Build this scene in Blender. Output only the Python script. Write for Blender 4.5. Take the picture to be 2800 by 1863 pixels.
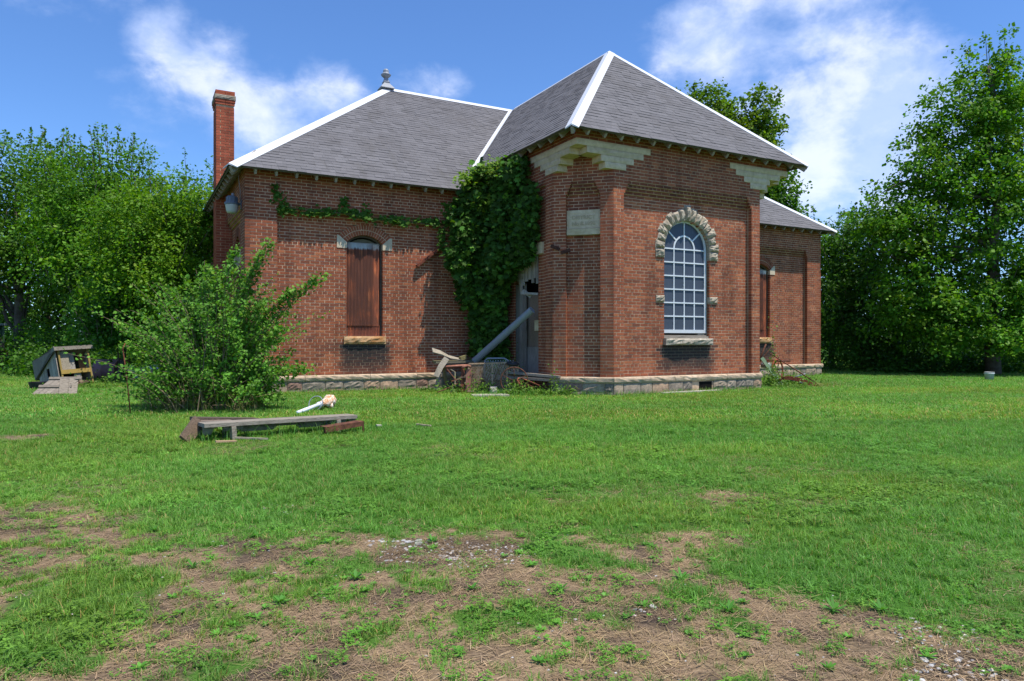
import bpy, math, random
import numpy as np
from mathutils import Vector, Matrix
random.seed(7); RNG = np.random.default_rng(7)
for o_ in list(bpy.data.objects): bpy.data.objects.remove(o_)
SC = bpy.context.scene
COL = SC.collection
# ---------------------------------------------------------------- camera
CAM = np.array([-7.925, -11.921, 1.14]); YAW = math.radians(28.393)
cd = bpy.data.cameras.new('camera'); cam = bpy.data.objects.new('camera', cd); COL.objects.link(cam)
cam.location = CAM; cam.rotation_euler = (math.radians(90), 0, -YAW)
cd.sensor_width = 36; cd.lens = 1930.6/2800*36; cd.clip_start = .05; cd.clip_end = 3000
SC.camera = cam
# ---------------------------------------------------------------- light
SUN_EL, SUN_TH = math.radians(69), math.radians(25)     # elevation; angle from the facade normal (-Y) towards +X
sdir = Vector((math.sin(SUN_TH)*math.cos(SUN_EL), -math.cos(SUN_TH)*math.cos(SUN_EL), math.sin(SUN_EL)))
sl = bpy.data.lights.new('sun', 'SUN'); sl.energy = 4.1; sl.angle = math.radians(.55); sl.color = (1, .94, .83)
so = bpy.data.objects.new('sun', sl); COL.objects.link(so); so.rotation_euler = sdir.to_track_quat('Z', 'Y').to_euler(); so.location = (0, -20, 30)
SC.view_settings.view_transform = 'Standard'; SC.view_settings.look = 'None'; SC.view_settings.gamma = 1
SC.view_settings.exposure = 0.52
SC.render.film_transparent = False
SC.cycles.max_bounces = 8; SC.cycles.transparent_max_bounces = 8
SC.cycles.use_denoising = True
# ---------------------------------------------------------------- node helper
class NT:
    def __init__(s, tree): s.t = tree; s.n = tree.nodes; s.l = tree.links
    def node(s, typ, **kw):
        nd = s.n.new(typ)
        for k, v in kw.items():
            if k.startswith('i_'):
                key = k[2:]; key = int(key) if key.isdigit() else key.replace('_', ' ')
                s.set(nd.inputs[key], v)
            else: setattr(nd, k, v)
        return nd
    def set(s, inp, v):
        if isinstance(v, bpy.types.NodeSocket): s.l.new(v, inp)
        else: inp.default_value = v
    def math(s, op, a, b=0.0, c=None, clamp=False):
        nd = s.n.new('ShaderNodeMath'); nd.operation = op; nd.use_clamp = clamp
        s.set(nd.inputs[0], a); s.set(nd.inputs[1], b)
        if c is not None: s.set(nd.inputs[2], c)
        return nd.outputs[0]
    def vmath(s, op, a, b=None, out=0):
        nd = s.n.new('ShaderNodeVectorMath'); nd.operation = op
        s.set(nd.inputs[0], a)
        if b is not None: s.set(nd.inputs[1], b)
        return nd.outputs[out]
    def scale(s, a, k):
        nd = s.n.new('ShaderNodeVectorMath'); nd.operation = 'SCALE'; s.set(nd.inputs[0], a); s.set(nd.inputs['Scale'], k); return nd.outputs[0]
    def rng(s, v, a, b, c=0., d=1., smooth=True):
        nd = s.n.new('ShaderNodeMapRange'); nd.interpolation_type = 'SMOOTHSTEP' if smooth else 'LINEAR'
        s.set(nd.inputs[0], v)
        for i, x in enumerate((a, b, c, d)): s.set(nd.inputs[i+1], x)
        return nd.outputs[0]
    def mix(s, f, a, b, typ='MIX'):
        nd = s.n.new('ShaderNodeMix'); nd.data_type = 'RGBA'; nd.blend_type = typ
        s.set(nd.inputs[0], f); s.set(nd.inputs[6], a if not isinstance(a, tuple) else (*a, 1)[:4]); s.set(nd.inputs[7], b if not isinstance(b, tuple) else (*b, 1)[:4])
        return nd.outputs[2]
    def noise(s, scale, detail=4, rough=.55, vec=None, dist=0., out=0, lac=2.0):
        nd = s.n.new('ShaderNodeTexNoise'); nd.inputs['Scale'].default_value = scale; nd.inputs['Detail'].default_value = detail
        nd.inputs['Roughness'].default_value = rough; nd.inputs['Distortion'].default_value = dist; nd.inputs['Lacunarity'].default_value = lac
        if vec is not None: s.l.new(vec, nd.inputs['Vector'])
        return nd.outputs[out]
    def ramp(s, f, stops, interp='LINEAR'):
        nd = s.n.new('ShaderNodeValToRGB'); cr = nd.color_ramp; cr.interpolation = interp
        while len(cr.elements) < len(stops): cr.elements.new(.5)
        for e, (p, c) in zip(cr.elements, stops): e.position = p; e.color = (*c, 1)[:4]
        s.set(nd.inputs[0], f); return nd.outputs[0]
# ---------------------------------------------------------------- sky
wd = bpy.data.worlds.new('World'); SC.world = wd; wd.use_nodes = True
w = NT(wd.node_tree); w.n.clear()
sky = w.node('ShaderNodeTexSky', sky_type='NISHITA', sun_disc=False)
sky.sun_elevation = SUN_EL; sky.sun_rotation = math.pi - SUN_TH
sky.altitude = 200; sky.air_density = 1.0; sky.dust_density = .35; sky.ozone_density = 2.2
tc = w.node('ShaderNodeTexCoord')
dirv = w.vmath('NORMALIZE', tc.outputs['Generated'])
sx = w.node('ShaderNodeSeparateXYZ'); w.l.new(dirv, sx.inputs[0])
zc = w.math('ADD', w.math('MAXIMUM', sx.outputs[2], 0.0), .22)
cb = w.node('ShaderNodeCombineXYZ'); w.l.new(w.math('DIVIDE', sx.outputs[0], zc), cb.inputs[0]); w.l.new(w.math('DIVIDE', sx.outputs[1], zc), cb.inputs[1])
sq_ = w.node('ShaderNodeCombineXYZ'); w.l.new(sx.outputs[0], sq_.inputs[0]); w.l.new(sx.outputs[1], sq_.inputs[1]); w.l.new(w.math('MULTIPLY', sx.outputs[2], 1.5), sq_.inputs[2])
n1 = w.noise(4.6, 9, .55, sq_.outputs[0], .15)
n2 = w.noise(15., 8, .60, sq_.outputs[0], .2)
nn = w.math('ADD', w.math('MULTIPLY', n1, .60), w.math('MULTIPLY', n2, .40))
F_ = np.array([math.sin(YAW), math.cos(YAW), 0]); R_ = np.array([math.cos(YAW), -math.sin(YAW), 0])
def pdir(u, v):
    d = F_ + R_*(u-1400)/1930.6 + np.array([0, 0, 1.])*(933-v)/1930.6
    return tuple(d/np.linalg.norm(d))
# cumulus banks: direction, angular size, amount
bias = None
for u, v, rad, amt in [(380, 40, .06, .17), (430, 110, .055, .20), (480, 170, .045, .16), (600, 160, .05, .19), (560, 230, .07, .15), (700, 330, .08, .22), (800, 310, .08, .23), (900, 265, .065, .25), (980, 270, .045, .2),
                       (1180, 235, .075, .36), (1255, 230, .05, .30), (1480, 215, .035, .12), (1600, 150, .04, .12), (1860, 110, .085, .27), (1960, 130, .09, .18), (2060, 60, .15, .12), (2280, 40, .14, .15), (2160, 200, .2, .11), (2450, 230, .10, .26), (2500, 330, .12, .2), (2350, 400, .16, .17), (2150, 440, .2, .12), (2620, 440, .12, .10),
                       (150, 20, .14, .10), (340, 385, .08, .09), (1300, 60, .26, -.16), (250, 220, .15, -.14), (1450, 330, .12, -.06), (2650, 60, .12, -.16), (950, 80, .2, -.12), (1400, 300, .80, -.075)]:  # the last, wide entry keeps the added cloud out of view
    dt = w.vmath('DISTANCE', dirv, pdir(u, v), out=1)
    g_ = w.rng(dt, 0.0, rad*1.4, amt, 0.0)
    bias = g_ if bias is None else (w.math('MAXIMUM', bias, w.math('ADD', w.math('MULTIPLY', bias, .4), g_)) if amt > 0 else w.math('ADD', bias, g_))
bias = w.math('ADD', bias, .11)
# denser cloud added over the unseen dome to whiten the fill light
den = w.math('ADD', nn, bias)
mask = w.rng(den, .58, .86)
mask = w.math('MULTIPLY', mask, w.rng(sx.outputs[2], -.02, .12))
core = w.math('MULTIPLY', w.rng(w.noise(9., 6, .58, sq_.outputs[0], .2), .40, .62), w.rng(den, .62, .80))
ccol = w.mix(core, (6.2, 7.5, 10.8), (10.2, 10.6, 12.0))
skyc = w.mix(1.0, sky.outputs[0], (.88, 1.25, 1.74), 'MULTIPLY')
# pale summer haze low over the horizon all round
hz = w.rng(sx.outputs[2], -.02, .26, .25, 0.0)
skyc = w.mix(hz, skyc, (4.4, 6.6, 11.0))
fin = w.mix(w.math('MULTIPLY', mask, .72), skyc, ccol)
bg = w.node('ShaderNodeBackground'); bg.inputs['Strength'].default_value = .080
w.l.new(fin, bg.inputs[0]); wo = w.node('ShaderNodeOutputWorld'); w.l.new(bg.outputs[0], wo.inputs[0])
# ---------------------------------------------------------------- materials
MATS = {}
def mat(name, build):
    if name in MATS: return MATS[name]
    m = bpy.data.materials.new(name); m.use_nodes = True; t = NT(m.node_tree); t.n.clear()
    out = t.node('ShaderNodeOutputMaterial'); s = build(t)
    t.l.new(s, out.inputs[0]); MATS[name] = m; return m
def P(t, col, rough=.7, bump=None, bs=.3, bd=.01, metal=0., spec=.5):
    p = t.node('ShaderNodeBsdfPrincipled')
    t.set(p.inputs['Base Color'], (*col, 1) if isinstance(col, tuple) else col)
    t.set(p.inputs['Roughness'], rough); t.set(p.inputs['Metallic'], metal); t.set(p.inputs['Specular IOR Level'], spec)
    if bump is not None:
        b = t.node('ShaderNodeBump'); b.inputs['Strength'].default_value = bs; b.inputs['Distance'].default_value = bd
        t.l.new(bump, b.inputs['Height']); t.l.new(b.outputs[0], p.inputs['Normal'])
    return p.outputs[0]
def pos(t): return t.node('ShaderNodeNewGeometry').outputs['Position']
def objc(t): return t.node('ShaderNodeTexCoord').outputs['Object']
def colattr(t): return t.node('ShaderNodeAttribute', attribute_name='Col').outputs['Color']
def soot(t, p, c, col=(.032, .027, .026), amt=.88):
    n = t.noise(4.5, 5, .6, p); sp = t.node('ShaderNodeSeparateXYZ'); t.l.new(p, sp.inputs[0])
    for cx, hw, yy, zt, hh in ((3.055, .82, 0, 1.05, .92), (-3.19, .62, 3.8, 1.06, 1.0), (9.545, .60, 3.8, 1.06, .9)):
        ax = t.math('ABSOLUTE', t.math('SUBTRACT', sp.outputs[0], cx)); ay = t.math('ABSOLUTE', t.math('SUBTRACT', sp.outputs[1], yy+.1))
        m = t.math('MULTIPLY', t.rng(t.math('ADD', ax, t.math('MULTIPLY', n, .35)), hw*.75+.15, hw+.2, 1, 0), t.rng(t.math('ADD', sp.outputs[2], t.math('MULTIPLY', n, .5)), zt-hh+.15, zt-.1+.12))
        m = t.math('MULTIPLY', m, t.rng(sp.outputs[2], zt, zt+.02, 1, 0)); m = t.math('MULTIPLY', m, t.rng(ay, .25, .3, 1, 0))
        c = t.mix(t.math('MULTIPLY', m, amt), c, col)
    return c
def weather(t, p, c):
    mp = t.node('ShaderNodeMapping'); t.l.new(p, mp.inputs[0]); mp.inputs['Scale'].default_value = (1.8, 1.8, .28)
    n = t.noise(1.6, 6, .62, mp.outputs[0]); n2 = t.noise(.7, 4, .6, p)
    c = t.mix(1., c, t.ramp(n, [(.3, (.66, .64, .64)), (.5, (1, 1, 1)), (.7, (1.08, 1.07, 1.05))]), 'MULTIPLY')
    return t.mix(1., c, t.ramp(n2, [(.35, (.86, .85, .85)), (.65, (1.06, 1.05, 1.04))]), 'MULTIPLY')
def m_brick(t):
    c = colattr(t); p = pos(t)
    n = t.noise(38, 5, .65, p); n2 = t.noise(5, 4, .6, p)
    c = t.mix(1.0, c, t.ramp(n, [(.25, (.78, .76, .76)), (.5, (1, 1, 1)), (.75, (1.12, 1.1, 1.08))]), 'MULTIPLY')
    c = t.mix(t.rng(n2, .56, .74, 0, .25), c, (.30, .14, .08))
    c = t.mix(t.rng(t.noise(120, 2, .5, p), .66, .75, 0, .5), c, (.05, .03, .025))
    c = soot(t, p, weather(t, p, c))
    return P(t, c, .88, t.noise(140, 4, .6, p), .5, .004, spec=.25)
def m_mortar(t):
    p = pos(t); n = t.noise(7, 5, .6, p)
    c = t.ramp(n, [(.3, (.46, .31, .195)), (.5, (.62, .435, .285)), (.7, (.71, .52, .36))])
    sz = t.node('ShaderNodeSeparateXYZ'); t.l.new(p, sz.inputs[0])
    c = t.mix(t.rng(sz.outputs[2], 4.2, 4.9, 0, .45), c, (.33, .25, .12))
    c = soot(t, p, weather(t, p, c), (.07, .06, .052), .8)
    return P(t, c, .95, t.noise(90, 4, .6, p), .6, .006, spec=.2)
def stone_mat(a, b, c_, sc=9, stain=(.12, .10, .06), st=.35):
    def f(t):
        p = pos(t); n = t.noise(sc, 6, .62, p); m_ = t.noise(2.3, 5, .6, p)
        c = t.ramp(n, [(.28, a), (.5, b), (.72, c_)])
        c = t.mix(t.rng(m_, .5, .72, 0, st), c, stain)
        c = t.mix(1., c, colattr(t), 'MULTIPLY')
        return P(t, c, .92, t.noise(55, 6, .65, p), .7, .012, spec=.25)
    return f
def m_shingle(t):
    p = pos(t); c = colattr(t)
    c = t.mix(1., c, t.ramp(t.noise(160, 2, .6, p), [(.3, (.7, .7, .7)), (.7, (1.3, 1.28, 1.27))]), 'MULTIPLY')
    c = t.mix(t.rng(t.noise(.9, 4, .6, p), .46, .72, 0, .35), c, (.085, .078, .075))
    mp = t.node('ShaderNodeMapping'); t.l.new(p, mp.inputs[0]); mp.inputs['Scale'].default_value = (3.2, .5, .5)
    c = t.mix(t.rng(t.noise(1.4, 5, .65, mp.outputs[0]), .54, .72, 0, .3), c, (.095, .09, .08))
    return P(t, c, .93, t.noise(200, 2, .5, p), .5, .004, spec=.25)
def wood_mat(a, b, d, grain=(1, 14, 14)):
    def f(t):
        mp = t.node('ShaderNodeMapping'); t.l.new(objc(t), mp.inputs[0]); mp.inputs['Scale'].default_value = grain
        n = t.noise(6, 6, .65, mp.outputs[0], .5); n2 = t.noise(2.2, 4, .6, pos(t))
        c = t.ramp(n, [(.28, d), (.46, a), (.7, b)])
        c = t.mix(t.rng(n2, .5, .75, 0, .35), c, tuple(x*.55 for x in a))
        c = t.mix(1., c, colattr(t), 'MULTIPLY')
        return P(t, c, .85, n, .55, .006, spec=.25)
    return f
def rust_mat(a, b, c_, rough=.8, sc=14):
    def f(t):
        p = pos(t); n = t.noise(sc, 7, .65, p)
        c = t.ramp(n, [(.3, a), (.5, b), (.72, c_)])
        c = t.mix(1., c, colattr(t), 'MULTIPLY')
        return P(t, c, rough, t.noise(120, 4, .6, p), .4, .004, metal=.1, spec=.35)
    return f
def paint_mat(col, dirt=(.2, .17, .13), amt=.35, rough=.5, sc=7):
    def f(t):
        p = pos(t); n = t.noise(sc, 6, .65, p)
        c = t.mix(t.rng(n, .5, .74, 0, amt), col, dirt)
        c = t.mix(1., c, colattr(t), 'MULTIPLY')
        return P(t, c, rough, t.noise(60, 3, .6, p), .12, .003, spec=.4)
    return f
def leaf_mat(trans=.36, rough=.55, spec=.22):
    def f(t):
        c = colattr(t)
        p = P(t, c, rough, spec=spec)
        tr = t.node('ShaderNodeBsdfTranslucent'); t.l.new(t.mix(1., c, (1.25, 1.35, .38), 'MULTIPLY'), tr.inputs[0])
        ms = t.node('ShaderNodeMixShader'); ms.inputs[0].default_value = trans
        t.l.new(p, ms.inputs[1]); t.l.new(tr.outputs[0], ms.inputs[2]); return ms.outputs[0]
    return f
def m_corr(t):   # rust on galvanised sheet, streaks run down
    p = pos(t); sp = t.node('ShaderNodeSeparateXYZ'); t.l.new(p, sp.inputs[0])
    mp = t.node('ShaderNodeMapping'); t.l.new(p, mp.inputs[0]); mp.inputs['Scale'].default_value = (22, 22, 1.3)
    st = t.noise(1.3, 5, .6, mp.outputs[0]); n = t.noise(2.1, 5, .6, p)
    c = t.ramp(st, [(.3, (.05, .018, .012)), (.48, (.125, .042, .024)), (.62, (.27, .085, .036)), (.78, (.46, .21, .085))])
    c = t.mix(t.rng(n, .40, .60, 0, .8), c, (.085, .035, .024))
    edge = t.rng(t.math('ADD', sp.outputs[2], t.math('MULTIPLY', st, .16)), 3.30, 3.36)
    c = t.mix(t.math('MULTIPLY', edge, t.rng(n, .3, .62, 1, .35)), c, (.34, .40, .43))
    c = t.mix(1., c, colattr(t), 'MULTIPLY')
    return P(t, c, .75, t.noise(60, 4, .6, p), .3, .003, metal=.15)
def m_glass(t):
    p = pos(t); mp = t.node('ShaderNodeMapping'); t.l.new(p, mp.inputs[0]); mp.inputs['Scale'].default_value = (40, 40, 3.)
    n = t.noise(1.5, 5, .6, mp.outputs[0]); n2 = t.noise(1.2, 3, .5, p)
    c = t.mix(t.rng(n, .56, .74, 0, .5), (.062, .075, .105), (.16, .18, .23))
    c = t.mix(t.rng(n2, .4, .65, 0, .35), c, (.05, .062, .09))
    return P(t, c, .2, spec=.22)
def flat(col, rough=.7, metal=0., spec=.4):
    return lambda t: P(t, t.mix(1., col, colattr(t), 'MULTIPLY'), rough, t.noise(50, 3, .6, pos(t)), .08, .002, metal=metal, spec=spec)
mat('brick', m_brick); mat('mortar', m_mortar)
mat('lime', stone_mat((.48, .375, .245), (.61, .49, .335), (.70, .58, .41), 8, (.42, .33, .17), .45))
mat('lime_warm', stone_mat((.34, .26, .18), (.50, .38, .27), (.62, .49, .37), 9, (.26, .20, .13), .4))
mat('lime_rock', stone_mat((.24, .20, .15), (.38, .33, .26), (.52, .46, .37), 14, (.16, .13, .09), .4))
mat('sill_rust', stone_mat((.30, .14, .05), (.46, .27, .13), (.58, .42, .25), 8, (.36, .15, .04), .7))
mat('field', stone_mat((.6, .6, .6), (1, 1, 1), (1.45, 1.4, 1.35), 15, (.5, .48, .42), .3))
mat('shingle', m_shingle)
mat('deck', wood_mat((.10, .085, .07), (.14, .12, .10), (.05, .04, .035)))
mat('rafter', wood_mat((.30, .27, .24), (.42, .38, .34), (.14, .12, .10)))
mat('grey_wood', wood_mat((.255, .222, .178), (.37, .325, .265), (.085, .07, .052)))
mat('barn_wood', wood_mat((.29, .255, .215), (.42, .375, .325), (.11, .095, .08), (14, 14, 1)))
mat('dark_wood', wood_mat((.10, .075, .055), (.16, .12, .09), (.035, .025, .02)))
mat('moss_wood', wood_mat((.17, .155, .105), (.27, .25, .18), (.07, .06, .04)))
mat('white_metal', paint_mat((.66, .675, .69), (.5, .5, .5), .2, .4))
mat('white_paint', paint_mat((.70, .735, .77), (.42, .42, .42), .3, .45, 12))
mat('grey_metal', paint_mat((.26, .285, .31), (.15, .155, .16), .4, .45))
mat('finial', paint_mat((.26, .28, .31), (.16, .17, .18), .5, .55))
mat('corr', m_corr); mat('glass', m_glass)
mat('rust', rust_mat((.05, .022, .014), (.13, .05, .028), (.25, .10, .05)))
mat('rust_pink', rust_mat((.22, .08, .05), (.36, .15, .10), (.46, .24, .17)))
mat('rust_tan', rust_mat((.24, .14, .08), (.42, .28, .17), (.55, .40, .27)))
mat('rust_red', rust_mat((.15, .03, .015), (.27, .06, .03), (.36, .11, .06)))
mat('black', flat((.02, .02, .022), .6)); mat('void', flat((.012, .011, .01), .95, spec=.05))
mat('yellow', paint_mat((.27, .19, .05), (.15, .11, .05), .6, .7))
mat('green_paint', paint_mat((.11, .19, .12), (.22, .10, .06), .75, .5, 5))
mat('green_board', paint_mat((.075, .15, .07), (.30, .27, .2), .5, .5, 9))
mat('purple', paint_mat((.26, .12, .13), (.36, .17, .12), .7, .55, 5))
mat('globe', flat((.46, .49, .47), .25)); mat('lamp_body', paint_mat((.12, .15, .19), (.08, .09, .1), .4, .5))
mat('concrete', stone_mat((.30, .27, .22), (.40, .37, .31), (.50, .46, .40), 20))
mat('bark', stone_mat((.07, .055, .042), (.13, .105, .085), (.20, .17, .14), 6, (.05, .05, .035), .4))
mat('twig', stone_mat((.12, .09, .055), (.20, .15, .095), (.28, .22, .15), 12))
mat('leaf', leaf_mat()); mat('leaf_gloss', leaf_mat(.34, .55, .18)); mat('grass', leaf_mat(.34, .5, .35))
# ---------------------------------------------------------------- mesh builder
class MB:
    def __init__(s): s.v = []; s.f = []; s.c = []
    def add(s, vs, fs, col=(1, 1, 1)):
        b = len(s.v); s.v += [tuple(x) for x in vs]
        for f in fs: s.f.append(tuple(b+i for i in f)); s.c.append(col)
    def box(s, ctr, size, rot=None, col=(1, 1, 1), taper=None):
        x, y, z = [k/2 for k in size]
        vs = [Vector(q) for q in ((-x, -y, -z), (x, -y, -z), (x, y, -z), (-x, y, -z), (-x, -y, z), (x, -y, z), (x, y, z), (-x, y, z))]
        if taper: 
            for q in vs[4:]: q.x *= taper; q.y *= taper
        if rot is not None:
            m = rot if isinstance(rot, Matrix) else Matrix.Rotation(rot, 3, 'Z')
            vs = [m @ q for q in vs]
        c = Vector(ctr); s.add([q+c for q in vs], [(0, 3, 2, 1), (4, 5, 6, 7), (0, 1, 5, 4), (1, 2, 6, 5), (2, 3, 7, 6), (3, 0, 4, 7)], col)
    def beam(s, a, b, w_, h_, up=(0, 0, 1), col=(1, 1, 1)):
        a, b = Vector(a), Vector(b); d = (b-a); L_ = d.length; d.normalize(); up = Vector(up)
        sd = d.cross(up)
        if sd.length < 1e-4: sd = d.cross(Vector((1, 0, 0)))
        sd.normalize(); u2 = sd.cross(d)
        m = Matrix((d, sd, u2)).transposed(); s.box((a+b)/2, (L_, w_, h_), m, col)
    def tube(s, pts, r, n=8, col=(1, 1, 1), caps=True):
        pts = [Vector(p) for p in pts]; rs = r if isinstance(r, (list, tuple)) else [r]*len(pts)
        rings = []; prev = None
        for i, p in enumerate(pts):
            d = (pts[min(i+1, len(pts)-1)]-pts[max(i-1, 0)])
            d = d.normalized() if d.length > 1e-9 else Vector((0, 0, 1))
            ax = prev if prev is not None else (Vector((0, 0, 1)) if abs(d.z) < .9 else Vector((1, 0, 0)))
            a = d.cross(ax)
            if a.length < 1e-5: a = d.cross(Vector((0, 1, 0)))
            a.normalize(); bb = a.cross(d); prev = bb
            rings.append([p+(a*math.cos(2*math.pi*k/n)+bb*math.sin(2*math.pi*k/n))*rs[i] for k in range(n)])
        vs = [q for rg in rings for q in rg]; fs = []
        for i in range(len(pts)-1):
            for k in range(n): fs.append((i*n+k, i*n+(k+1) % n, (i+1)*n+(k+1) % n, (i+1)*n+k))
        if caps: fs.append(tuple(range(n-1, -1, -1))); fs.append(tuple((len(pts)-1)*n+k for k in range(n)))
        s.add(vs, fs, col)
    def lathe(s, prof, ctr, n=16, ax=None, col=(1, 1, 1), square=False):
        c = Vector(ctr); m = ax if ax is not None else Matrix.Identity(3); vs = []; fs = []
        for r, z in prof:
            for k in range(n):
                a = 2*math.pi*(k+.5)/n; vs.append(c+m @ Vector((r*math.cos(a), r*math.sin(a), z)))
        for i in range(len(prof)-1):
            for k in range(n): fs.append((i*n+k, i*n+(k+1) % n, (i+1)*n+(k+1) % n, (i+1)*n+k))
        fs.append(tuple(range(n-1, -1, -1))); fs.append(tuple((len(prof)-1)*n+k for k in range(n)))
        s.add(vs, fs, col)
    def ring(s, ctr, R, r, ax, n=32, m=6, a0=0, a1=2*math.pi, col=(1, 1, 1)):
        c = Vector(ctr); full = abs(a1-a0-2*math.pi) < 1e-6
        pts = [c+ax @ Vector((R*math.cos(a0+(a1-a0)*k/n), R*math.sin(a0+(a1-a0)*k/n), 0)) for k in range(n+1)]
        s.tube(pts, r, m, col, caps=not full)
    def rock(s, cs, fr, d0, bulge, back, nu=5, nv=4, seed=0, rough=.012, col=(1, 1, 1)):
        """rock-faced stone: cs four (u,z) corners ccw, fr(u,z,d)->xyz, face at d0, proud by bulge, back depth"""
        rg = random.Random(seed); G = []
        for j in range(nv+1):
            for i in range(nu+1):
                a, b = i/nu, j/nv
                u = (1-b)*((1-a)*cs[0][0]+a*cs[1][0])+b*((1-a)*cs[3][0]+a*cs[2][0])
                z = (1-b)*((1-a)*cs[0][1]+a*cs[1][1])+b*((1-a)*cs[3][1]+a*cs[2][1])
                e = min(a, 1-a)*4; f2 = min(b, 1-b)*4; k = min(1, e)*min(1, f2)
                d = d0 + bulge*k**.6 + (rg.uniform(-1, 1)*rough if k > 0 else rg.uniform(-.25, .25)*rough)
                if k > 0: u += rg.uniform(-1, 1)*.006; z += rg.uniform(-1, 1)*.006
                G.append(fr(u, z, d))
        nb = len(G); Bk = [fr(u, z, d0-back) for u, z in cs]
        fs = []
        for j in range(nv):
            for i in range(nu): fs.append((j*(nu+1)+i, j*(nu+1)+i+1, (j+1)*(nu+1)+i+1, (j+1)*(nu+1)+i))
        bot = [i for i in range(nu+1)]; top = [nv*(nu+1)+i for i in range(nu+1)]
        lf = [j*(nu+1) for j in range(nv+1)]; rt = [j*(nu+1)+nu for j in range(nv+1)]
        fs.append(tuple(bot[::-1]+[nb, nb+1])); fs.append(tuple(top+[nb+2, nb+3])); fs.append(tuple(lf+[nb+3, nb])); fs.append(tuple(rt[::-1]+[nb+1, nb+2]))
        s.add(G+Bk, fs, col)
    def mesh(s, name):
        me = bpy.data.meshes.new(name); me.from_pydata([tuple(v) for v in s.v], [], s.f)
        at = me.attributes.new('Col', 'FLOAT_COLOR', 'FACE')
        arr = np.ones((len(s.f), 4), dtype=np.float32); arr[:, :3] = np.array(s.c, dtype=np.float32)[:, :3]
        at.data.foreach_set('color', arr.ravel()); me.update(); return me
    def build(s, name, m, parent=None, smooth=False):
        me = s.mesh(name); me.materials.append(MATS[m])
        if smooth: me.polygons.foreach_set('use_smooth', [True]*len(me.polygons))
        o = bpy.data.objects.new(name, me); COL.objects.link(o)
        if parent is not None: attach(o, parent)
        return o
def attach(o, parent):
    o.parent = parent
    if parent.type == 'EMPTY' or parent.parent is not None:
        o.matrix_parent_inverse = world(parent).inverted()
def world(o):
    m = Matrix.LocRotScale(o.location, o.rotation_euler.to_quaternion(), o.scale)
    if o.parent is not None: m = world(o.parent) @ o.matrix_parent_inverse @ m
    return m
def thing(name, label, cat, loc=(0, 0, 0), group=None, kind=None):
    o = bpy.data.objects.new(name, None); COL.objects.link(o); o.location = loc; o.empty_display_size = .2
    return tag(o, label, cat, group, kind)
def tag(o, label=None, cat=None, group=None, kind=None):
    if label: o['label'] = label
    if cat: o['category'] = cat
    if group: o['group'] = group
    if kind: o['kind'] = kind
    return o
def one(mb, name, m, label, cat, group=None, smooth=False, kind=None):
    return tag(mb.build(name, m, None, smooth), label, cat, group, kind)
def part(mb, name, m, parent, smooth=False, label=None):
    o = mb.build(name, m, parent, smooth)
    if label: o['label'] = label
    return o
def quads_mesh(name, V, Fn, C, m, parent=None):
    """V (n,k,3) polygons of k corners, C (n,3) colours"""
    n, k = V.shape[:2]; me = bpy.data.meshes.new(name)
    me.vertices.add(n*k); me.vertices.foreach_set('co', V.reshape(-1).astype(np.float32))
    me.loops.add(n*k); me.loops.foreach_set('vertex_index', np.arange(n*k, dtype=np.int32))
    me.polygons.add(n); me.polygons.foreach_set('loop_start', np.arange(0, n*k, k, dtype=np.int32))
    me.update(calc_edges=True)
    at = me.attributes.new('Col', 'FLOAT_COLOR', 'FACE'); c4 = np.ones((n, 4), dtype=np.float32); c4[:, :3] = C
    at.data.foreach_set('color', c4.ravel()); me.materials.append(MATS[m])
    o = bpy.data.objects.new(name, me); COL.objects.link(o)
    if parent is not None: attach(o, parent)
    return o
# ================================================================ schoolhouse
W, D, L, R, C_, OV, E_ = 6.11, 3.805, 5.81, 6.107, .92, .34, 9.19
H1, H2, HR, ZB, CP, REC = 5.36, 4.735, 8.658, .373, .0667, .132
S2 = math.sqrt(.5); CL = C_/S2
fr_front = lambda u, z, d: (u, -d, z)
fr_main = lambda u, z, d: (u, D-d, z)
fr_side = lambda u, z, d: (-d, u, z)
fr_sider = lambda u, z, d: (W+d, u, z)
fr_end = lambda u, z, d: (-L-d, u, z)
fr_endr = lambda u, z, d: (W+R+d, u, z)
fr_back = lambda u, z, d: (u, D+E_+d, z)
fr_cham = lambda u, z, d: ((u-d)*S2, C_-(u+d)*S2, z)
fr_chamr = lambda u, z, d: (W-C_+(u+d)*S2, (u-d)*S2, z)
house = thing('schoolhouse', 'abandoned one storey red brick schoolhouse with grey hip roof and limestone trim', 'schoolhouse', (W/2, D+E_/2, 0))
zk = lambda k: ZB+k*CP
BRICKS = []            # (wall index, fr, u0,u1,z0,z1,d,depth,tint)
WALLS = []
def sub_iv(iv, cuts):
    out = list(iv)
    for a, b in cuts:
        nx = []
        for p, q in out:
            if b <= p or a >= q: nx.append((p, q)); continue
            if a > p: nx.append((p, a))
            if b < q: nx.append((b, q))
        out = nx
    return [x for x in out if x[1]-x[0] > .012]
RED = np.array([.345, .104, .050]); DRK = np.array([.165, .060, .038]); ORG = np.array([.44, .150, .068])
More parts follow.
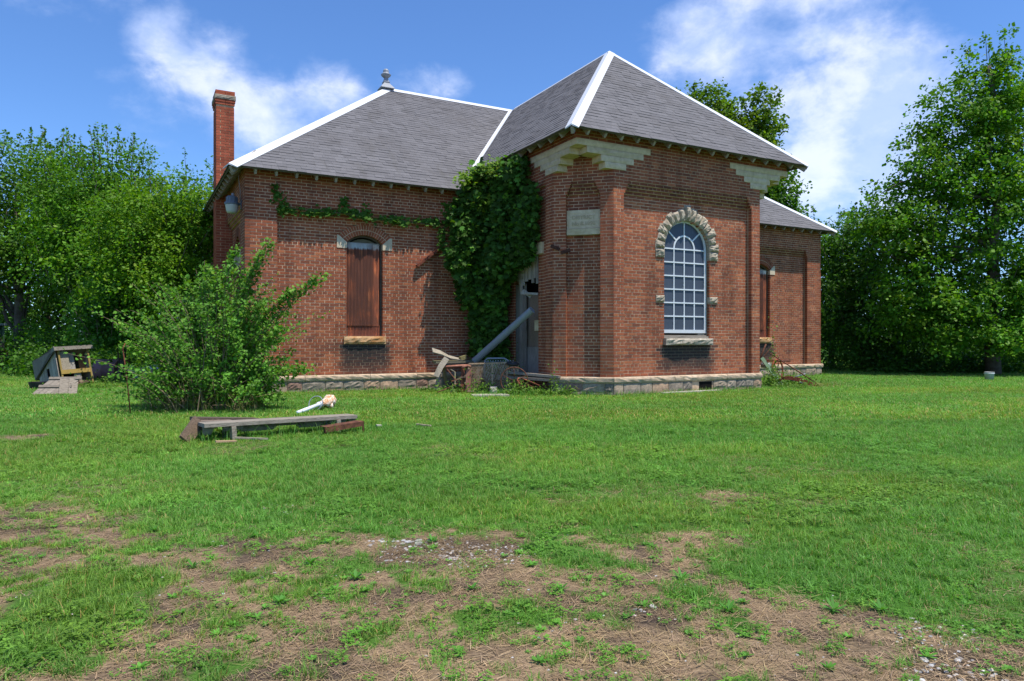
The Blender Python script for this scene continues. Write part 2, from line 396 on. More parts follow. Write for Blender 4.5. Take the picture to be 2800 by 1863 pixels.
def tint(k, u, z, rg, stains, dim=1.0):
    # bricks come in runs of darker burnt ones, as laid
    s = math.sin(k*1.7+math.sin(u*2.3+k)*1.3)*.5+.5
    t = rg.random()
    c = RED*rg.uniform(.78, 1.08)
    if t < .13+.13*s: c = DRK*rg.uniform(.85, 1.5)*.6+c*.4
    elif t > .90: c = ORG*rg.uniform(.8, 1.05)
    if k < 5 and rg.random() < .6: c = c*.55+ORG*.45
    c = c*dim
    for (a, b, zt, hh, st) in stains:
        du = max(a-u, u-b, 0)/.14; dz = (zt-z)/hh
        if 0 <= dz < 1.15:
            q = max(0, 1-du)*(1-dz**2*.8)*st*(.6+.4*rg.random())
            if rg.random() < .93 and q > 0: c = c*(1-q)+np.array([.030, .026, .027])*q
    return tuple(c)
def lay(wall, fr, k0, k1, ivf, d, depth=.1, hdr=3, seed=0, stains=(), df=None, dim=1.0, shift=0.):
    rg = random.Random(seed)
    runs = {}
    for k in range(k0, k1):
        ivs = ivf(k); header = (k % 8 == hdr); bl = .108 if header else .216
        dd = df(k) if df else d
        off = (.054 if header else (.108 if k % 2 else 0.)) + shift
        z0, z1 = zk(k)+.0070, zk(k+1)-.0070
        for (a, b) in ivs:
            runs.setdefault((round(a, 4), round(b, 4), round(dd, 4)), []).append(k)
            e = [a]; x = math.floor((a-off)/bl)*bl+off
            while x < b:
                if x-a > .045 and b-x > .045: e.append(x)
                x += bl
            e.append(b)
            for i in range(len(e)-1):
                u0 = e[i]+(.0068 if i > 0 else 0); u1 = e[i+1]-(.0068 if i < len(e)-2 else 0)
                j = rg.uniform(-.0016, .0016)
                BRICKS.append((wall, fr, u0+(rg.uniform(-.001, .001) if i > 0 else 0), u1, z0+rg.uniform(-.0008, .0008), z1, dd+j, depth, tint(k, (u0+u1)/2, z0, rg, stains, dim)))
    return runs
def mortar(mb, fr, runs, back):
    for (a, b, d), ks in runs.items():
        ks = sorted(ks); s = ks[0]; p = s
        def blk(s, p):
            z0, z1 = zk(s), zk(p+1); vs = []
            for dd in (d-.0045, d-back):
                vs += [fr(a+.008, z0, dd), fr(b-.008, z0, dd), fr(b-.008, z1, dd), fr(a+.008, z1, dd)]
            mb.add(vs, [(0, 1, 2, 3), (7, 6, 5, 4), (0, 4, 5, 1), (3, 2, 6, 7), (0, 3, 7, 4), (1, 5, 6, 2)])
        for k in ks[1:]:
            if k != p+1: blk(s, p); s = k
            p = k
        blk(s, p)
def new_wall(label):
    WALLS.append([MB(), label]); return len(WALLS)-1
K1, K2 = 76, 67        # courses of the wing and of the main block
def arch_cut(cx, hw, z_sill, z_spr, rise=None):
    """interval an arched opening takes out of course k (semicircle if rise is None)"""
    def f(k):
        z = zk(k)+CP/2
        if z < z_sill or z > z_spr+(hw if rise is None else rise): return []
        if z <= z_spr: return [(cx-hw, cx+hw)]
        if rise is None: h = math.sqrt(max(0, hw*hw-(z-z_spr)**2))
        else:
            Rr = (hw*hw+rise*rise)/(2*rise); zc = z_spr+rise-Rr; h = math.sqrt(max(0, Rr*Rr-(z-zc)**2))
        return [(cx-h, cx+h)] if h > .02 else []
    return f
# ---- wing front
WF = new_wall('front wall of the projecting wing, red brick with recessed panel')
WCX, WHW, WSP, WSIL = W/2, .665, 3.165, 1.19
cutF = arch_cut(WCX, WHW, WSIL, WSP)
PL = 1.19
KC = 58                     # first corbel course of the panel
step = lambda k: 0 if k < KC else min(4, k-KC+1)
stF = [(WCX-WHW-.12, WCX+WHW+.1, 1.03, .62, .95)]
runs = lay(WF, fr_front, 0, KC+4, lambda k: sub_iv([(PL-.05, W-PL+.05)], cutF(k)), -REC, seed=1, stains=stF)
mortar(WALLS[WF][0], fr_front, runs, .22)
for a, b, sg in ((C_, PL, 1), (W-PL, W-C_, -1)):
    runs = lay(WF, fr_front, 0, KC, lambda k: [(a, b)], 0, seed=2+sg, dim=1.0, shift=.02)
    mortar(WALLS[WF][0], fr_front, runs, .14)
for k in range(KC, KC+4):
    n = step(k); s_ = .035*n
    runs = lay(WF, fr_front, k, k+1, lambda q: [(C_, PL+s_)], 0, seed=20+k); mortar(WALLS[WF][0], fr_front, runs, .14)
    runs = lay(WF, fr_front, k, k+1, lambda q: [(W-PL-s_, W-C_)], 0, seed=40+k); mortar(WALLS[WF][0], fr_front, runs, .14)
    runs = lay(WF, fr_front, k, k+1, lambda q: [(PL+s_+.004, W-PL-s_-.004)], -REC*(1-n/4.3), seed=60+k, dim=.58, hdr=KC+2-8*((KC+2)//8)); mortar(WALLS[WF][0], fr_front, runs, .12)  # corbel courses darkened: moss plus the shade under each step, in the brick colour
SR = [(65, 67, .70, 1.24), (67, 69, .60, 1.44), (69, 71, .25, 1.70), (71, 73, 0., 1.89)]     # corbel stone rows: courses, tip, tail
def ivFtop(k):
    if k < 65: return [(C_, W-C_)]
    for a, b, t0, t1 in SR:
        if a <= k < b: return [(t1, W-t1)]
    return [(0 if k % 2 == 0 else .105, W-(0 if k % 2 == 0 else .105))]
runs = lay(WF, fr_front, KC+4, K1, ivFtop, 0, seed=5, dim=.92); mortar(WALLS[WF][0], fr_front, runs, .25)
# ---- chamfers
def cham(fr, name, seed, plaque):
    wi = new_wall(name)
    p0, p1 = .29, CL-.28
    runs = lay(wi, fr, 0, 62, lambda k: sub_iv([(p0-.04, p1+.04)], [(p0-.04, p1+.04)] if plaque and 45 <= k < 53 else []), -REC, seed=seed, dim=.95); mortar(WALLS[wi][0], fr, runs, .2)
    for k in range(0, 71):
        n = max(0, min(4, k-57)) if k < 62 else 9
        s_ = .03*n
        if k < 62:
            runs = lay(wi, fr, k, k+1, lambda q: [(0, p0+s_)], 0, seed=seed+k, shift=.05); mortar(WALLS[wi][0], fr, runs, .14)
            runs = lay(wi, fr, k, k+1, lambda q: [(p1-s_, CL)], 0, seed=seed+100+k, shift=.07); mortar(WALLS[wi][0], fr, runs, .14)
            if n: 
                runs = lay(wi, fr, k, k+1, lambda q: [(p0+s_+.004, p1-s_-.004)], -REC*(1-n/4.3), seed=seed+200+k, dim=.6); mortar(WALLS[wi][0], fr, runs, .12)  # stepped courses darkened likewise, moss and crevice shade painted in
    runs = lay(wi, fr, 62, 71, lambda k: [(0, CL)], 0, seed=seed+7, dim=.9); mortar(WALLS[wi][0], fr, runs, .25)
    return wi
WCH = cham(fr_cham, 'chamfered corner wall of the wing holding the carved date stone', 300, True)
WCR = cham(fr_chamr, 'chamfered corner wall on the far side of the wing', 700, False)
# ---- wing sides
def side(fr, name, seed, door):
    wi = new_wall(name)
    def top(k):
        a = C_
        if k >= 65:
            a = .105 if k % 2 == 0 else 0
            for x, y_, t0, t1 in SR:
                if x <= k < y_: a = t1-.03
        return a
    dc = [(1.60, 2.72)] if door else []
    ivd = lambda k: sub_iv([(1.21, D)], dc if zk(k) < 3.3 else [])
    runs = lay(wi, fr, 0, 62, ivd, -.05, seed=seed, dim=.95); mortar(WALLS[wi][0], fr, runs, .2)
    runs = lay(wi, fr, 0, 62, lambda k: [(C_, 1.21)], 0, seed=seed+1, shift=.03); mortar(WALLS[wi][0], fr, runs, .14)
    runs = lay(wi, fr, 62, K1, lambda k: [(top(k), D)], 0, seed=seed+2, dim=.9); mortar(WALLS[wi][0], fr, runs, .22)
    return wi
WSL = side(fr_side, 'side wall of the wing with the boarded doorway', 1100, True)
WSR = side(fr_sider, 'far side wall of the wing', 1200, False)
# ---- main block front, both sides of the wing
WM = new_wall('front wall of the main block left of the wing')
WM2 = new_wall('front wall of the main block right of the wing')
MCX, MHW, MSIL, MSP, MRISE = -3.19, .424, 1.24, 3.365, .19
MCR = W+(-MCX)-.49+.43
MCR = 9.545
KM = 53
MP = .66
for (a, b, wx, seed) in ((-L, 0.2, MCX, 1500), (W-.2, W+R, MCR, 1600)):
    WX = WM if a < 0 else WM2
    def cut(k, wx=wx):
        z = zk(k)+CP/2; Rr = (MHW**2+MRISE**2)/(2*MRISE); zc = MSP+MRISE-Rr; oz = zc+(Rr+.236)*math.cos(math.asin(MHW/Rr))
        if z < MSIL or z > zc+Rr+.236: return []
        if z < MSP-.13: h = MHW
        elif z < oz: h = MHW+.222
        else: h = math.sqrt(max(0, (Rr+.236)**2-(z-zc)**2))
        return [(wx-h, wx+h)] if h > .03 else []
    left = a < 0
    pa, pb = (a+MP, b) if left else (a, b-MP)
    st = [(wx-MHW-.1, wx+MHW+.12, 1.06, .72, .92)]
    runs = lay(WX, fr_main, 0, KM+3, lambda k: sub_iv([(pa-(.03 if left else 0), pb+(0 if left else .03))], cut(k)), -REC, seed=seed, stains=st); mortar(WALLS[WX][0], fr_main, runs, .22)
    def pil(k, s_=0):
        q = 0 if k % 2 == 0 else .105
        return [(a+q, a+MP+s_)] if left else [(b-MP-s_, b-q)]
    runs = lay(WX, fr_main, 0, KM, pil, 0, seed=seed+1, shift=.04); mortar(WALLS[WX][0], fr_main, runs, .14)
    for k in range(KM, KM+3):
        n = k-KM+1; s_ = .035*n
        runs = lay(WX, fr_main, k, k+1, lambda q: pil(q, s_), 0, seed=seed+10+k); mortar(WALLS[WX][0], fr_main, runs, .14)
        runs = lay(WX, fr_main, k, k+1, lambda q: [(pa+s_+.004, pb)] if left else [(pa, pb-s_-.004)], -REC*(1-n/3.3), seed=seed+20+k, dim=.6); mortar(WALLS[WX][0], fr_main, runs, .12)  # main wall corbels: moss and step shade put into the brick colour
    def top(k):
        q = 0 if k % 2 == 0 else .105
        return [(a+q, b)] if left else [(a, b-q)]
    runs = lay(WX, fr_main, KM+3, K2, top, 0, seed=seed+3, dim=.9); mortar(WALLS[WX][0], fr_main, runs, .25)
# ---- left end wall
WE = new_wall('end wall of the main block with an arched window and chimney breast')
ECX = 6.0
cutE = arch_cut(ECX, .424, 1.24, 3.2)
def corner_iv(a, b): return lambda k: [(a+(.105 if k % 2 == 0 else 0), b)]
runs = lay(WE, fr_end, 0, KM+3, lambda k: sub_iv([(D+MP-.03, D+E_-MP)], cutE(k)), -REC, seed=1700, dim=.85); mortar(WALLS[WE][0], fr_end, runs, .22)
runs = lay(WE, fr_end, 0, KM+3, corner_iv(D, D+MP), 0, seed=1701, dim=.85); mortar(WALLS[WE][0], fr_end, runs, .14)
runs = lay(WE, fr_end, 0, KM+3, lambda k: [(D+E_-MP, D+E_)], 0, seed=1702, dim=.85); mortar(WALLS[WE][0], fr_end, runs, .14)
for k in range(KM, KM+3):
    n = k-KM+1
    runs = lay(WE, fr_end, k, k+1, lambda q: [(D+MP+.03*n, D+E_-MP)], -REC*(1-n/3.3), seed=1710+k, dim=.8); mortar(WALLS[WE][0], fr_end, runs, .12)
runs = lay(WE, fr_end, KM+3, K2, corner_iv(D, D+E_), 0, seed=1703, dim=.8); mortar(WALLS[WE][0], fr_end, runs, .25)
# ---- far end wall, back wall (plain)
WR_ = new_wall('far end wall of the main block')
runs = lay(WR_, fr_endr, 0, K2, corner_iv(D, D+E_-.11), 0, seed=1800); mortar(WALLS[WR_][0], fr_endr, runs, .25)
WB = new_wall('rear wall of the main block')
mortar(WALLS[WB][0], fr_back, {(-L, W+R, 0.): list(range(0, K2))}, .25)
# ---- the wall parts, then the bricks: the largest in view as objects, the rest joined per wall
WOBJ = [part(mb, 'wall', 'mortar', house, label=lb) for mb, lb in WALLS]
sh_dir = None
def brick_verts(b):
    _, fr, u0, u1, z0, z1, d, dp, _c = b
    vs = [fr(u0, z0, d), fr(u1, z0, d), fr(u1, z1, d), fr(u0, z1, d), fr(u0, z0, d-dp), fr(u1, z0, d-dp), fr(u1, z1, d-dp), fr(u0, z1, d-dp)]
    return vs
BF = [(0, 1, 2, 3), (0, 4, 5, 1), (3, 2, 6, 7), (0, 3, 7, 4), (1, 5, 6, 2)]
def px_area(b):
    _, fr, u0, u1, z0, z1, d, dp, _c = b
    a, c, e = [np.array(fr(*q)) for q in ((u0, z0, d), (u1, z0, d), (u0, z1, d))]
    n = np.array(fr(u0, z0, d+1))-np.array(fr(u0, z0, d)); v = CAM-a
    if v@n <= 0: return 0
    dist = np.linalg.norm(v); return (u1-u0)*(z1-z0)*(v@n)/dist/dist**2
areas = np.array([px_area(b) if b[0] in (WF, WCH, WM) else 0 for b in BRICKS])
# leave out bricks that stand behind the vine or the shrub
for i, b in enumerate(BRICKS):
    if b[0] == WSL or (b[0] == WM and (b[2] > -1.4 or b[2] < -4.7)): areas[i] = 0
pick = set(np.argsort(-areas)[:300].tolist())
rest = {}
share = {}
for i, b in enumerate(BRICKS):
    if i in pick:
        wi, fr, u0, u1, z0, z1, d, dp, c = b
        tone = min(range(14), key=lambda q: abs((.05+.03*q)-c[0]))
        kk = (id(fr), round(u1-u0, 2), tone)
        o0 = Vector(fr(0, 0, 0))
        if kk not in share:
            mb = MB(); lb = (wi, fr, 0, u1-u0, 0, z1-z0, 0, dp, c)
            mb.add([Vector(v)-o0 for v in brick_verts(lb)], BF, c); me = mb.mesh('brick'); me.materials.append(MATS['brick']); share[kk] = me
        o = bpy.data.objects.new('brick', share[kk]); COL.objects.link(o)
        o.location = Vector(fr(u0, z0, d)); attach(o, WOBJ[wi])
    else:
        mb = rest.setdefault(b[0], MB()); mb.add(brick_verts(b), BF, b[8])
for wi, mb in rest.items():
    o = mb.build('brickwork', 'brick', WOBJ[wi]); o['kind'] = 'stuff'
# ---------------------------------------------------------------- foundation, water table
FCOL = [tuple((np.array(q)*.6+np.array([.27, .24, .205])*.4)*np.array([1.12, 1.0, .87])) for q in [(.30, .26, .22), (.19, .18, .17), (.38, .32, .26), (.13, .135, .14), (.36, .25, .18), (.24, .13, .12), (.21, .21, .20), (.42, .30, .22), (.31, .28, .25)]]
def base_run(fr, a, b, seed, vent=None, ends=(.05, .05)):
    rg = random.Random(seed)
    fb = MB(); vs = []
    for dd in (.012, -.2): vs += [fr(a, -.3, dd), fr(b, -.3, dd), fr(b, .25, dd), fr(a, .25, dd)]
    fb.add(vs, [(0, 1, 2, 3), (7, 6, 5, 4), (0, 4, 5, 1), (3, 2, 6, 7), (0, 3, 7, 4), (1, 5, 6, 2)])
    fo = part(fb, 'foundation', 'mortar', house)
    u = a-.01
    while u < b-.02:
        ln = rg.uniform(.24, .56); u1 = min(u+ln, b+.01)
        if b-u1 < .12: u1 = b+.01
        if not (vent and u1 > vent[0] and u < vent[1]):
            m_ = MB(); zt = .232; zl = rg.choice((-.25, .055, .07))
            m_.rock([(u+.008, zl), (u1-.008, zl), (u1-.008, zt), (u+.008, zt)], fr, .030, .014, .08, 6, 4, rg.random(), .010, FCOL[rg.randrange(len(FCOL))])
            part(m_, 'foundation_stone', 'field', fo)
            if zl > 0:
                m_ = MB(); q = u+rg.uniform(0, .05); m_.rock([(q+.008, -.25), (u1-.008, -.25), (u1-.008, zl-.012), (q+.008, zl-.012)], fr, .034, .015, .08, 5, 3, rg.random(), .01, FCOL[rg.randrange(len(FCOL))])
                part(m_, 'foundation_stone', 'field', fo)
        u = u1
    if vent:
        m_ = MB(); m_.box(fr((vent[0]+vent[1])/2, .12, .014), (abs(vent[1]-vent[0])+.06, .006, .2)); part(m_, 'vent_opening', 'void', fo)
        pass
    u = a-ends[0]
    while u < b+ends[1]-.02:
        u1 = min(u+rg.uniform(1.1, 1.75), b+ends[1])
        if b+ends[1]-u1 < .4: u1 = b+ends[1]
        m_ = MB(); n = 14; g = rg.uniform(.85, 1.1)
        # rounded rock-faced band: profile swept with noise
        prof = [(-.10, .372), (.030, .372), (.058, .352), (.066, .318), (.060, .275), (.040, .243), (-.10, .240)]
        vs = []; fs = []
        for i in range(n+1):
            uu = u+.004+(u1-u-.008)*i/n
            for j, (dd, zz) in enumerate(prof):
                k = rg.uniform(-1, 1)*(.008 if 1 < j < 6 else .0)
                vs.append(fr(uu, zz+k*.4-(.001 if j == 0 else 0), dd+k))
        for i in range(n):
            for j in range(len(prof)-1): fs.append((i*7+j, (i+1)*7+j, (i+1)*7+j+1, i*7+j+1))
        fs += [tuple(range(7)), tuple(n*7+j for j in range(6, -1, -1))]
        m_.add(vs, fs, (g, g*.98, g*.95)); part(m_, 'water_table_stone', 'lime_warm', house)
        u = u1
base_run(fr_front, C_, W-C_, 31, (3.30, 3.62), (.027, .027))
base_run(fr_cham, 0, CL, 32, None, (.02, .02))
base_run(fr_chamr, 0, CL, 33, None, (.02, .02))
base_run(fr_side, C_, D, 34, None, (.027, 0))
base_run(fr_sider, C_, D, 35, None, (.027, 0))
base_run(fr_main, -L, 0, 36, None, (.06, -.05))
base_run(fr_main, W, W+R, 37, None, (-.05, .06))
base_run(fr_end, D, D+E_, 38, None, (-.1, 0))
base_run(fr_endr, D, D+E_, 39, None, (-.1, 0))
# ---------------------------------------------------------------- corbel stones under the square corners
def corb(fr, u0, u1, ka, kb, seed, sgn=1, tipd=None):
    m_ = MB(); g = random.Random(seed).uniform(.92, 1.06); z0, z1 = zk(ka)+.002, zk(kb)-.002
    lo, hi = min(u0, u1), max(u0, u1); back = .34
    m_.rock([(lo, z0), (hi, z0), (hi, z1), (lo, z1)], fr, .012, .012, back, 10, 3, seed, .007, (g, g, g*.97))
    part(m_, 'corbel_stone', 'lime', house)
for ka, kb, t0, t1 in SR:
    tip = t0 if t0 > 0 else -.012
    corb(fr_front, tip, t1, ka, kb, 80+ka)
    corb(fr_front, W-tip, W-t1, ka, kb, 90+ka)
    tip2 = t0 if t0 > 0 else .33
    corb(fr_side, tip2, t1-.03, ka, kb, 100+ka)
    corb(fr_sider, tip2, t1-.03, ka, kb, 110+ka)
# ---------------------------------------------------------------- date stone
pm = MB(); p0, p1 = .294, CL-.284
def slab(mb, fr, u0, u1, z0, z1, d0, d1, col=(1, 1, 1)):
    vs = []
    for dd in (d1, d0): vs += [fr(u0, z0, dd), fr(u1, z0, dd), fr(u1, z1, dd), fr(u0, z1, dd)]
    mb.add(vs, [(0, 1, 2, 3), (7, 6, 5, 4), (0, 4, 5, 1), (3, 2, 6, 7), (0, 3, 7, 4), (1, 5, 6, 2)], col)
za, zb_ = zk(45)+.004, zk(53)-.004
slab(pm, fr_cham, p0, p1, za+.135, zb_, -.2, -.072)
slab(pm, fr_cham, p0, p1, za, za+.128, -.2, -.050, (.95, .95, .9))
# raised border line with the round notch in the middle of the top
cu = (p0+p1)/2
for q0, q1 in ((p0+.11, cu-.055), (cu+.055, p1-.11)): slab(pm, fr_cham, q0, q1, zb_-.062, zb_-.055, -.074, -.066)
arc = [fr_cham(cu+.055*math.cos(a), zb_-.058+.055*math.sin(a), -.070) for a in np.linspace(math.pi, 2*math.pi, 13)]
pm.tube(arc, .0045, 5)
plaque = part(pm, 'date_stone', 'lime', house, label='pale limestone date stone carved DISTRICT No 8.1898')
def lettering(txt, cu, zc, size, d, fr, width):
    cv = bpy.data.curves.new('t', 'FONT'); cv.body = txt; cv.size = size; cv.extrude = .006; cv.align_x = 'CENTER'; cv.offset = .0035; cv.resolution_u = 3
    ob = bpy.data.objects.new('t', cv); COL.objects.link(ob)
    dg = bpy.context.evaluated_depsgraph_get(); me = bpy.data.meshes.new_from_object(ob.evaluated_get(dg))
    bpy.data.objects.remove(ob)
    xs = [v.co.x for v in me.vertices]; k = width/(max(xs)-min(xs))
    mb = MB(); mb.add([fr(cu+v.co.x*k, zc+v.co.y, d+v.co.z) for v in me.vertices], [tuple(p.vertices) for p in me.polygons], (.80, .79, .77))
    return mb
part(lettering('DISTRICT', cu, za+.335, .108, -.070, fr_cham, .50), 'lettering', 'lime', plaque)
part(lettering('No 8.1898', cu, za+.205, .108, -.070, fr_cham, .50), 'lettering', 'lime', plaque)
# ---------------------------------------------------------------- wing window: arch stones, sash, panes, sill
win = MB()
SY = -.235      # sash plane (d)
def ribbon(mb, pts, w_, d0, d1, fr, col=(1, 1, 1)):
    """flat bar following pts (u,z), width w_, between depths"""
    n = len(pts); vs = []
    for i, (u, z) in enumerate(pts):
        a = pts[max(0, i-1)]; b = pts[min(n-1, i+1)]; t = Vector((b[0]-a[0], b[1]-a[1])).normalized(); nx, nz = -t.y*w_/2, t.x*w_/2
        vs += [fr(u+nx, z+nz, d1), fr(u-nx, z-nz, d1), fr(u-nx, z-nz, d0), fr(u+nx, z+nz, d0)]
    fs = []
    for i in range(n-1):
        for j in range(4): fs.append((i*4+j, i*4+(j+1) % 4, (i+1)*4+(j+1) % 4, (i+1)*4+j))
    fs += [(0, 1, 2, 3), ((n-1)*4+3, (n-1)*4+2, (n-1)*4+1, (n-1)*4)]
    mb.add(vs, fs, col)
hw = .625; zs0, zsp = 1.345, 3.19
arcp = [(WCX+hw*math.cos(a), zsp+hw*math.sin(a)) for a in np.linspace(0, math.pi, 33)]
ribbon(win, [(WCX+hw, zs0)]+arcp+[(WCX-hw, zs0)], .055, SY-.05, SY+.012, fr_front)
ribbon(win, [(WCX-hw-.027, zs0), (WCX+hw+.027, zs0)], .075, SY-.05, SY+.014, fr_front, (.85, .85, .85))
window = part(win, 'window', 'white_paint', house, label='tall round headed window with white muntins and grey panes')
cw = (2*hw-.055)/4; X0 = WCX-hw+.0275
def mun(pts, w_=.026, dz=0.): 
    m_ = MB(); ribbon(m_, pts, w_, SY-.03, SY+.006+dz, fr_front); part(m_, 'muntin', 'white_paint', window)
zrow = [zs0+.037+(zsp-zs0-.037)*i/6 for i in range(7)]
for i in (1, 2, 3): mun([(X0+cw*i, zs0+.03), (X0+cw*i, zsp if i != 2 else zsp+hw-.02)])
for i in range(1, 7): mun([(X0, zrow[i]), (X0+4*cw, zrow[i])], .028, .003)
ri = cw
mun([(WCX+ri*math.cos(a), zsp+ri*math.sin(a)) for a in np.linspace(0, math.pi, 25)], .034, .0015)
for a in (math.radians(40), math.radians(140)): mun([(WCX+(ri+.01)*math.cos(a), zsp+(ri+.01)*math.sin(a)), (WCX+(hw-.02)*math.cos(a), zsp+(hw-.02)*math.sin(a))], .03, -.002)
def pane(poly):
    m_ = MB(); t = random.Random(len(poly)*poly[0][0]).uniform(-.004, .004)
    m_.add([fr_front(u, z, SY-.012+t*(z-poly[0][1])) for u, z in poly]+[fr_front(u, z, SY-.017) for u, z in poly], [tuple(range(len(poly))), tuple(range(2*len(poly)-1, len(poly)-1, -1))])
    part(m_, 'pane', 'glass', window)
for i in range(4):
    for j in range(6): pane([(X0+cw*i, zrow[j]), (X0+cw*(i+1), zrow[j]), (X0+cw*(i+1), zrow[j+1]), (X0+cw*i, zrow[j+1])])
pol = lambda r, a: (WCX+r*math.cos(a), zsp+r*math.sin(a))
for a0, a1 in ((0, math.pi/2), (math.pi/2, math.pi)):
    pane([(WCX, zsp)]+[pol(ri, a) for a in np.linspace(a0, a1, 9)])
for a0, a1 in ((0, math.radians(40)), (math.radians(40), math.pi/2), (math.pi/2, math.radians(140)), (math.radians(140), math.pi)):
    pane([pol(hw-.02, a) for a in np.linspace(a0, a1, 9)]+[pol(ri, a) for a in np.linspace(a1, a0, 9)])
bk = MB(); slab(bk, fr_front, WCX-.8, WCX+.8, 1.1, 3.9, -.62, -.60); part(bk, 'interior_shade', 'void', window)
# old sill timber and dark gap below the storm sash, jamb boards
m_ = MB(); slab(m_, fr_front, WCX-.655, WCX+.655, 1.19, 1.235, -.30, -.15); slab(m_, fr_front, WCX-.655, WCX+.655, 1.235, 1.262, -.32, -.20); slab(m_, fr_front, WCX+.42, WCX+.62, 1.262, 1.33, -.32, -.24)
part(m_, 'sill_timber', 'grey_wood', window)
m_ = MB(); ribbon(m_, [(WCX+.655, 1.19)]+[(WCX+.655*math.cos(a), zsp+.648*math.sin(a)) for a in np.linspace(0, math.pi, 29)]+[(WCX-.655, 1.19)], .012, -.30, -.20, fr_front, (.75, .75, .72)); part(m_, 'window_frame', 'grey_wood', window)
rs = MB(); rs.rock([(WCX-.69, 1.04), (WCX+.69, 1.04), (WCX+.69, 1.188), (WCX-.69, 1.188)], fr_front, -.035, .03, .3, 16, 4, 5, .014); part(rs, 'sill', 'lime_rock', window, label='rock faced limestone sill, green with algae below')
def vous(cs, bul, name='arch_stone', seed=0):
    m_ = MB(); g = random.Random(seed).uniform(.88, 1.12); m_.rock(cs, fr_front, -REC+.012, bul, .14, 5, 5, seed, .016, (g, g*.98, g*.95)); part(m_, name, 'lime_rock', window)
NA = 15
for i in range(NA):
    a0, a1 = math.pi*i/NA+.006, math.pi*(i+1)/NA-.006
    ro = WHW+(.235 if i % 2 else .275) + random.Random(i).uniform(-.015, .02)
    if i == 7: ro = WHW+.34
    f_ = lambda r, a: (WCX+r*math.cos(a), WSP+r*math.sin(a))
    a0o, a1o = (a0, a1)
    vous([f_(WHW-.004, a1), f_(WHW-.004, a0), f_(ro, a0o), f_(ro, a1o)], .05 if i != 7 else .075, seed=i+11)
for sg in (-1, 1):
    a, b = WCX+sg*(WHW-.004), WCX+sg*.91; lo, hi = min(a, b), max(a, b)
    vous([(lo, 2.965), (hi, 2.965), (hi, WSP-.006), (lo, WSP-.006)], .045, seed=40+sg)
    b = WCX+sg*.905; lo, hi = min(a, b), max(a, b)
    vous([(lo, 1.985), (hi, 1.985), (hi, 2.135), (lo, 2.135)], .03, 'impost_stone', 44+sg)
